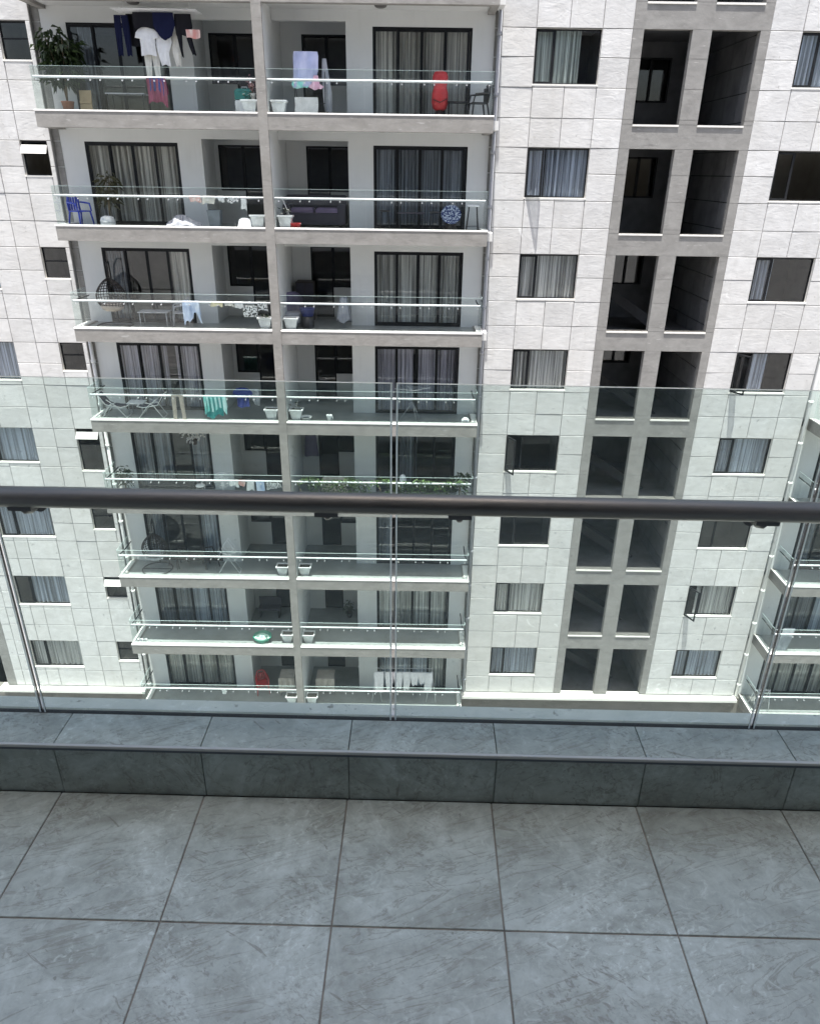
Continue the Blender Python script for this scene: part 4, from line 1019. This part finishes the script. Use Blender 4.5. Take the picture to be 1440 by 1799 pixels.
for i, (a, b, mt, lb, f) in enumerate(((-6.28, -5.92, 'c_yellow', 'pale yellow cloth at the left of the lower rail laundry row', .12), (-5.86, -5.62, 'c_offwhite', 'cream cloth next to the pale yellow one on the rail', .10), (-5.56, -5.30, 'c_white', 'folded white cloth left of the black and white bag', .15), (-4.84, -4.56, 'c_bw', 'dark patterned cloth on the rail right of the bag', .22))):
    cloth_over('small_cloth', lb, 'cloth', 3, a, b, mt, f, .12, 60+i, 'small laundry on the fourth floor rail', .012, .02)
t = thing('shopping_bag', 'black and white shopping bag hanging on the rail', 'bag', (-5.08, S+.112, zk(3)+.80))
put('bag', MB().cham(-.22, .22, -.03, .03, -.42, -.08, .01, 'y').mesh('bag', 'c_bw'), t); put('strap', MB().tube([(-.12, 0, -.09), (-.1, .03, .01), (0, .04, .04), (.1, .03, .01), (.12, 0, -.09)], .01, 6).mesh('strap', 'c_bw'), t)
table('glass topped grey table right of the upper egg chair', (-8.3, 23.75, fz(3)), .95, .5, .48, 'metal_grey', 'metal_grey')
monobloc('grey chair drawn up to the glass topped table', (-7.55, 23.95, fz(3)), R(-70), 'metal_grey')
t = thing('round_armchair', 'dark grey round backed armchair right of the dividing wall', 'armchair', (-3.95, 24.05, fz(3)))
put('seat', MB().lathe([(0, .10), (.30, .10), (.33, .2), (.33, .40), (.28, .45), (0, .45)], n=20).mesh('seat', 'c_grey'), t)
m = MB(); m.grid(lambda u, v: (.37*math.cos(math.pi*(u*1.2-.1)), .37*math.sin(math.pi*(u*1.2-.1)), .3+.75*v*(math.sin(math.pi*u)**.5)), 20, 5); m.grid(lambda u, v: (.31*math.cos(math.pi*(u*1.2-.1)), .31*math.sin(math.pi*(u*1.2-.1)), .3+.75*v*(math.sin(math.pi*u)**.5)), 20, 5); put('backrest', m.mesh('backrest', 'c_purplegrey'), t)
t = thing('cabinet', 'brown cabinet against the pale recess wall', 'cabinet', (-3.66, 25.45, fz(3)))
put('body', MB().cham(-.3, .3, -.25, .25, 0, 1.25, .01).mesh('body', 'wicker'), t)
for s in (-1, 1): put('door', MB().box(s*.145-.135, s*.145+.135, -.268, -.252, .05, 1.2).mesh('door', 'sofa'), t)
t = thing('laundry_basket', 'blue laundry basket on a dark stand in front of the recess', 'basket', (-3.42, 23.9, fz(3)))
put('basket', MB().lathe([(0, .36), (.18, .36), (.23, .58), (.25, .585), (.25, .61), (.22, .61), (.17, .38)], n=18).mesh('basket', 'c_bluecl'), t); put('stand', MB().lathe([(.2, 0), (.2, .36), (0, .36)], n=14).mesh('stand', 'plastic_black'), t)
t = thing('clothes_stand', 'narrow stand draped with grey cloth beside the white doors', 'clothes stand', (-2.25, 23.95, fz(3)))
put('pole', MB().tube([(0, 0, 0), (0, 0, .95)], .014, 6).mesh('pole', 'metal_grey'), t)
put('cloth', MB().grid(lambda u, v: ((.10+.12*v)*math.cos(u*6.283)*(1+.2*math.sin(u*31)), (.10+.12*v)*.8*math.sin(u*6.283)*(1+.2*math.sin(u*31)), .96-.72*v-.08*math.sin(u*19)*v), 40, 6).mesh('cloth', 'c_grey'), t)
# --- fourth floor down
def lounge(label, x, flip):
    t = thing('folding_lounger', label, 'lounger', (x, 23.62, fz(4)), 0, 'white framed folding loungers')
    m = MB()
    for y in (-.22, .22):
        m.tube([(-.48*flip, y, .82), (-.25*flip, y, .45), (.25*flip, y, .36), (.45*flip, y, .40)], .014, 6); m.tube([(-.40*flip, y, 0), (-.1*flip, y, .44), (.15*flip, y, .55)], .014, 6); m.tube([(.42*flip, y, 0), (.1*flip, y, .40), (-.2*flip, y, .62)], .014, 6)
    for p in ((-.48*flip, .82), (.45*flip, .40), (-.40*flip, .015), (.42*flip, .015)): m.tube([(p[0], -.22, p[1]), (p[0], .22, p[1])], .014, 6)
    put('frame', m.mesh('frame', 'metal_white'), t)
    s = MB(); s.grid(lambda u, v: ((-.47+.24*u)*flip, -.2+.4*v, .80-.36*u), 4, 4); put('backrest', s.mesh('backrest', 'c_navy'), t)
    s = MB(); s.grid(lambda u, v: ((-.23+.66*u)*flip, -.2+.4*v, .44-.07*math.sin(u*2.4)), 6, 4); put('seat', s.mesh('seat', 'c_navy'), t)
    return t
lounge('white framed folding lounger leaning into the left balcony corner', -10.0, 1); lounge('white framed folding lounger left of the hanging tan trousers', -8.75, -1)
table('low table with pale rim between the two folding loungers', (-9.38, 23.9, fz(4)), .55, .45, .42, 'metal_white', 'metal_grey')
t = garment('tan_trousers', 'tan trousers hanging over the rail with both legs down', 'trousers', -7.70, RY_-.05, zk(4)+.84, [[(0, -.2, .2), (.06, -.2, .2)], [(.06, -.2, -.05), (.3, -.2, -.06), (.86, -.2, -.08)], [(.06, .05, .2), (.3, .06, .2), (.86, .1, .22)]], 'c_tan', 71, None, .004, .012)
cloth_over('teal_towel', 'teal bath towel over the rail right of the tan trousers', 'towel', 4, -6.78, -6.22, 'c_teal', .68, .4, 72, None, .03)
cloth_over('mint_shirt', 'pale mint shirt showing at both sides of the teal towel', 'shirt', 4, -6.86, -6.12, 'c_mintcl', .52, .3, 73, None, .02, .1)
garment('navy_jacket', 'navy jacket hanging behind the rail left of a grey cloth', 'jacket', -5.60, 23.32, zk(4)+1.05, SHIRT, 'c_bluecl', 74)
garment('grey_blouse', 'pale grey cloth hanging just right of the navy jacket', 'cloth', -5.28, 23.42, zk(4)+.98, [[(0, -.2, .18), (.3, -.1, .22), (.55, .08, .2)]], 'c_grey', 75)
t = thing('bowl', 'small white bowl on the floor right of a planter', 'bowl', (-3.55, 23.42, fz(4)))
put('body', MB().lathe([(0, .0), (.10, 0), (.15, .05), (.18, .13), (.19, .135), (.165, .13), (.13, .06), (0, .03)], n=20).mesh('body', 'plastic_white'), t); put('water', MB().lathe([(0, .085), (.145, .085)], n=18).mesh('water', 'plastic_grey'), t)
t = thing('watering_jug', 'small white jug alone on the bare balcony floor', 'jug', (-2.77, 23.32, fz(4)))
put('body', MB().lathe([(0, 0), (.06, 0), (.065, .1), (.085, .17), (.10, .22), (.08, .24), (.05, .2)], n=14).mesh('body', 'plastic_white'), t); put('handle', MB().tube([(.07, 0, .05), (.13, 0, .1), (.09, 0, .19)], .01, 6).mesh('handle', 'plastic_white'), t)
t = thing('umbrella_dryer', 'bare umbrella shaped clothes dryer on thin tripod legs', 'clothes dryer', (.0, 23.62, fz(4)))
m = MB(); 
for a in range(3): m.tube([(0, 0, .62), (.42*math.cos(a*2.09+.9), .2*math.sin(a*2.09+.9), 0)], .012, 6)
m.tube([(0, 0, .55), (0, 0, 1.05)], .014, 6); put('tripod', m.mesh('tripod', 'metal_grey'), t)
for a in range(4): put('arm', MB().tube([(0, 0, 1.02), (.62*math.cos(a*1.57+.3), .3*math.sin(a*1.57+.3), 1.10)], .01, 6).mesh('arm', 'metal_white'), t)
m = MB()
for q in (.45, .7, .95): m.tube([(.62*q*math.cos(a*1.57+.3), .3*q*math.sin(a*1.57+.3), 1.02+.08*q) for a in range(4)], .004, 4, closed=True)
put('line', m.mesh('line', 'metal_white'), t)
t = thing('cushion_stack', 'little white cushion in the right corner of a bare balcony', 'cushion', (1.78, 23.35, fz(4)))
put('pillow', MB().lathe([(0, 0), (.10, .01), (.13, .06), (.12, .14), (.06, .19), (0, .20)], n=14, sy=.7).mesh('pillow', 'plastic_white'), t); put('piping', MB().tube([(.131*math.cos(i*.45), .092*math.sin(i*.45), .07) for i in range(14)], .006, 5, closed=True).mesh('piping', 'c_grey'), t)
# --- fifth floor down (just above the near handrail)
bush('potted_shrub', 'dark bushy potted shrub in the left corner above the near handrail', 'plant', (-10.1, 23.6, fz(5)), 1.2, .45, 170, 'leaf', .17, .06, 'plastic_black', .15, 81, .3, 4)
bush('hanging_flowers', 'white flowering hanging basket near the ceiling before dark doors', 'plant', (-7.42, 23.45, zk(5)+2.0), .38, .5, 90, 'petal', .11, .08, 'wicker', .10, 82, .5, 4)
t = thing('standing_fan', 'round white standing fan behind the rail above the near handrail', 'fan', (-6.65, 23.55, fz(5)))
T = Matrix.Translation((0, 0, .72)) @ Matrix.Rotation(R(78), 4, 'X')
m = MB()
for q in (.28, .21, .13): m.tube([tuple(T @ Vector((q*math.cos(i*.3142), q*math.sin(i*.3142), .05*(1-q*3)))) for i in range(20)], .008, 5, closed=True)
for i in range(16): m.tube([tuple(T @ Vector((.03*math.cos(i*.3927), .03*math.sin(i*.3927), .05))), tuple(T @ Vector((.28*math.cos(i*.3927), .28*math.sin(i*.3927), .0)))], .005, 4)
put('grille', m.mesh('grille', 'metal_white'), t)
for i in range(4):
    a = i*1.57; m = MB(); m.quad(*[tuple(T @ Vector(p)) for p in ((.03*math.cos(a), .03*math.sin(a), -.02), (.25*math.cos(a-.3), .25*math.sin(a-.3), -.03), (.25*math.cos(a+.4), .25*math.sin(a+.4), .0), (.03*math.cos(a+1), .03*math.sin(a+1), 0))]); put('blade', m.mesh('blade', 'plastic_white'), t)
put('stand', MB().tube([(0, .04, .7), (0, .03, .03)], .016, 8).lathe([(0, .04), (.16, .035), (.18, 0)], (0, .03, 0), 16).mesh('stand', 'metal_white'), t)
for i, (a, b, mt, lb, f) in enumerate(((-6.30, -5.98, 'c_white', 'white towel first from left on the rail just above the near handrail', .20), (-5.95, -5.72, 'c_pinkred', 'pinkish cloth second on the rail just above the near handrail', .16), (-5.66, -5.42, 'c_white', 'hanging white vest third on the rail above the near handrail', .34), (-5.36, -5.08, 'c_paleblue', 'pale blue vest fourth on the rail above the near handrail', .36), (-5.0, -4.5, 'c_bw', 'wide black and white cloth nearest the dividing wall above the handrail', .26))):
    cloth_over('small_cloth', lb, 'cloth', 5, a, b, mt, f, .14, 83+i, 'laundry on the rail above the near handrail', .015, .03)
table('cluttered low dark table above the near handrail', (-8.5, 23.7, fz(5)), 1.5, .5, .52, 'plastic_black', 'plastic_black')
stool('small pale stool beside the cluttered low table', (-7.45, 23.6, fz(5)), .5, 'metal_grey', 'plastic_white')
r = random.Random(9); lf = MB(); 
for i in range(3200):
    x = r.uniform(-3.95, 1.95); q = r.random()
    z = .86-.70*q**1.3+.05*math.sin(x*5)+.04*r.uniform(-1, 1); y = S+.20+r.uniform(-.08, .16)*(1-.3*q); a = r.uniform(0, 6.28)
    if math.sin(x*2.3+1) < -.82 and q > .35: continue
    lf.leaf((x, y, z), (math.cos(a), -abs(math.sin(a)), r.uniform(-.8, .7)), (0, 0, 1), r.uniform(.05, .10), .05, 0 if r.random() < .5 else 1, .2)
t = thing('vine_hedge', 'long green vine hedge growing along a balcony rail above the near handrail', 'hedge', (0, 0, zk(5)))
put('foliage', lf.mesh('foliage', ['leaf', 'leaf2']), t, kind='stuff')
m = MB()
for i in range(9): m.tube([(-3.9+i*.7, S+.28, .02), (-3.8+i*.7, S+.25, .3), (-3.95+i*.7, S+.26, .7)], .012, 5)
put('stem', m.mesh('stem', 'stem'), t); put('trough', MB().cham(-3.98, 1.9, S+.235, S+.42, -.072, .10, .01).mesh('trough', 'plastic_grey'), t)
t = thing('armchair', 'beige padded armchair behind the vine hedge', 'armchair', (-2.72, 23.95, fz(5)))
put('seat', MB().cham(-.34, .34, -.3, .3, .12, .44, .05).mesh('seat', 'beige_fab'), t); put('backrest', MB().cham(-.40, .40, -.36, -.20, .14, .86, .06).mesh('backrest', 'beige_fab'), t)
for s in (-1, 1): put('armrest', MB().cham(s*.38-.07, s*.38+.07, -.2, .3, .12, .62, .04).mesh('armrest', 'beige_fab'), t)
garment('purple_coat', 'dark purple coat hanging on the recess wall beside the armchair', 'coat', -3.75, 25.55, zk(5)+1.75, [[(0, -.08, .08), (.1, -.2, .2), (.5, -.24, .24), (.9, -.26, .28)]], 'c_purplegrey', 91, None, .02, .07)
t = thing('table_lamp', 'small white cone lamp behind the vine hedge', 'lamp', (-.3, 23.7, fz(5)+.30))
put('shade', MB().lathe([(.14, .38), (.10, .60), (.05, .66), (0, .67)], n=16).mesh('shade', 'plastic_white'), t); put('base', MB().lathe([(0, -.3), (.12, -.3), (.12, -.27), (.02, -.24), (.02, .45)], n=12).mesh('base', 'plastic_white'), t)
bush('spiky_plant', 'spiky dark plant at the right end of the vine hedge', 'plant', (1.72, 23.7, fz(5)), 1.1, .3, 60, 'leaf', .28, .035, 'plastic_white', .12, 92, .4, 3)
# --- sixth
egg('black egg chair on a floor ring just under the near handrail', 6, -9.45, 23.68, 1.0, 'grey')
t = thing('drying_rack', 'bare diamond shaped wire drying rack under the near handrail', 'drying rack', (-6.7, 23.6, fz(6)))
m = MB()
for s in (-1, 1):
    m.tube([(-.38, s*.16, 0), (.22, s*.10, 1.0), (0, s*.08, 1.35)], .012, 6); m.tube([(.38, s*.16, 0), (-.22, s*.10, 1.0), (0, s*.08, 1.35)], .012, 6)
for i in range(7):
    q = i/6; m.tube([(-.34+.3*q, -.15, .95-.3*math.sin(q*3.1)), (-.34+.3*q, .15, .95-.3*math.sin(q*3.1))], .007, 5); m.tube([(.04+.3*q, -.15, .65+.3*math.cos(q*1.5)), (.04+.3*q, .15, .65+.3*math.cos(q*1.5))], .007, 5)
m.tube([(-.36, -.15, .92), (.34, -.15, .62)], .01, 6); m.tube([(.36, -.15, .92), (-.34, -.15, .62)], .01, 6); put('frame', m.mesh('frame', 'metal_white'), t)
for x in (-.38, .38): put('foot', MB().tube([(x, -.17, .012), (x, .17, .012)], .014, 6).mesh('foot', 'plastic_white'), t)
table('brown low table right of the lower egg chair', (-8.15, 23.9, fz(6)), 1.2, .55, .5, 'wicker', 'plastic_black')
for s, lb in ((-1, 'brown wicker chair left behind the low table'), (1, 'brown wicker chair right behind the low table')): monobloc(lb, (-8.15+s*.62, 24.05, fz(6)), R(180-s*60), 'wicker', 'wicker chairs at the low table')
# --- seventh
t = thing('green_tub', 'round dark green washing tub holding pale mint laundry', 'tub', (-5.68, 23.42, fz(7)))
put('tub', MB().lathe([(0, .01), (.26, .01), (.34, .22), (.36, .225), (.36, .25), (.33, .25), (.25, .05), (0, .04)], n=24).mesh('tub', 'plastic_green'), t)
put('laundry', MB().grid(lambda u, v: (.29*v*math.cos(u*6.283), -.06+.24*v*math.sin(u*6.283), .20+.10*math.sin(u*13+v*5)*(1-v)+.05*math.sin(v*9)), 30, 7).mesh('laundry', 'mint'), t)
t = thing('slippers', 'pair of pale slippers in the left corner of a bare balcony', 'slippers', (-10.3, 23.35, fz(7)))
for s in (-1, 1):
    put('slipper', MB().lathe([(0, 0), (.06, 0), (.065, .025), (.05, .04), (0, .04)], (s*.08, 0, 0), 14, 0, 1, 2.2).lathe([(.055, .035), (.05, .08), (.02, .10), (0, .1)], (s*.08, -.06, 0), 12, 0, 1, 1.2).mesh('slipper', 'plastic_white'), t)
bush('corner_plant', 'small dark plant inside the kitchen recess two floors from the bottom', 'plant', (-2.45, 25.2, fz(7)), .8, .3, 70, 'leaf', .16, .05, 'wicker', .13, 95, .3, 3)
t = thing('bench', 'dark slanted bench in the left kitchen recess two floors from the bottom', 'bench', (-5.7, 25.2, fz(7)))
put('seat', MB().cham(-.45, .45, -.2, .2, .36, .44, .02).mesh('seat', 'sofa'), t); put('backrest', MB().box(-.45, .45, .16, .22, .44, .8, 0).mesh('backrest', 'sofa'), t)
for x in (-.38, .38): put('leg', MB().box(x-.03, x+.03, -.17, .17, 0, .36).mesh('leg', 'plastic_black'), t)
# --- lowest
monobloc('red plastic armchair in the lowest left kitchen recess', (-6.02, 24.1, fz(8)), R(20), 'plastic_red')
table('beige draped table beside the divider on the lowest left balcony', (-4.95, 24.1, fz(8)), .6, .6, .92, 'beige_fab', 'plastic_black', None, True)
table('beige covered bench table on the lowest right balcony', (-3.4, 24.2, fz(8)), .72, .6, .85, 'beige_fab', 'metal_grey', None, True)
cloth_over('white_rag', 'small white rag knotted on the lowest left rail', 'cloth', 8, -7.42, -7.24, 'c_white', .22, .1, 96, None, .02, .02)
t = thing('wall_airer', 'long airer bar carrying white washing before the lowest doors', 'clothes airer', (-.17, 23.55, zk(8)+1.52))
for y in (-.12, .12): put('bar', MB().tube([(-1.15, y, 0), (1.15, y, 0)], .01, 6).mesh('bar', 'metal_white'), t)
for x in (-1.1, 1.1): put('leg', MB().tube([(x-.2, 0, -1.59), (x, 0, 0)], .012, 6).mesh('leg', 'metal_white'), t); put('leg', MB().tube([(x+.2, 0, -1.59), (x, 0, 0)], .012, 6).mesh('leg', 'metal_white'), t)
xs = [(-1.12, .34, 1.0, 'leftmost long white shirt'), (-.72, .26, .92, 'white shirt second from left'), (-.36, .30, .80, 'white top third from left'), (-.02, .26, .86, 'white top in the middle'), (.28, .26, .62, 'short white top right of the middle'), (.56, .24, .56, 'shortest white top second from right'), (.84, .30, .95, 'rightmost long white shirt')]
for i, (x, w_, L, lb) in enumerate(xs):
    garment('white_washing', lb+' on the lowest airer', 'shirt', x-.05, 23.42+.01*(i % 2), zk(8)+1.52, [[(0, -w_/2, w_/2), (.1, -w_/2-.04, w_/2+.03), (L*.55, -w_/2, w_/2+.02), (L, -w_/2+.03*(i % 3), w_/2-.02*(i % 2))]], 'c_white', 100+i, 'white washing on the lowest airer', .03, .03)
# --- neighbours to the right
garment('dark_towel', 'long dark towel draped at the corner of the right hand balcony', 'towel', 14.45, 23.2, zk(7)+1.02, [[(0, -.22, .22), (.5, -.26, .2), (1.0, -.3, .1)]], 'c_grey', 110)
t = thing('fold_airer', 'white folding airer frame behind the right hand balcony rail', 'clothes airer', (14.25, 23.5, fz(8))); rack_frame(t, .6, .95, (.5, .9), 'metal_white')
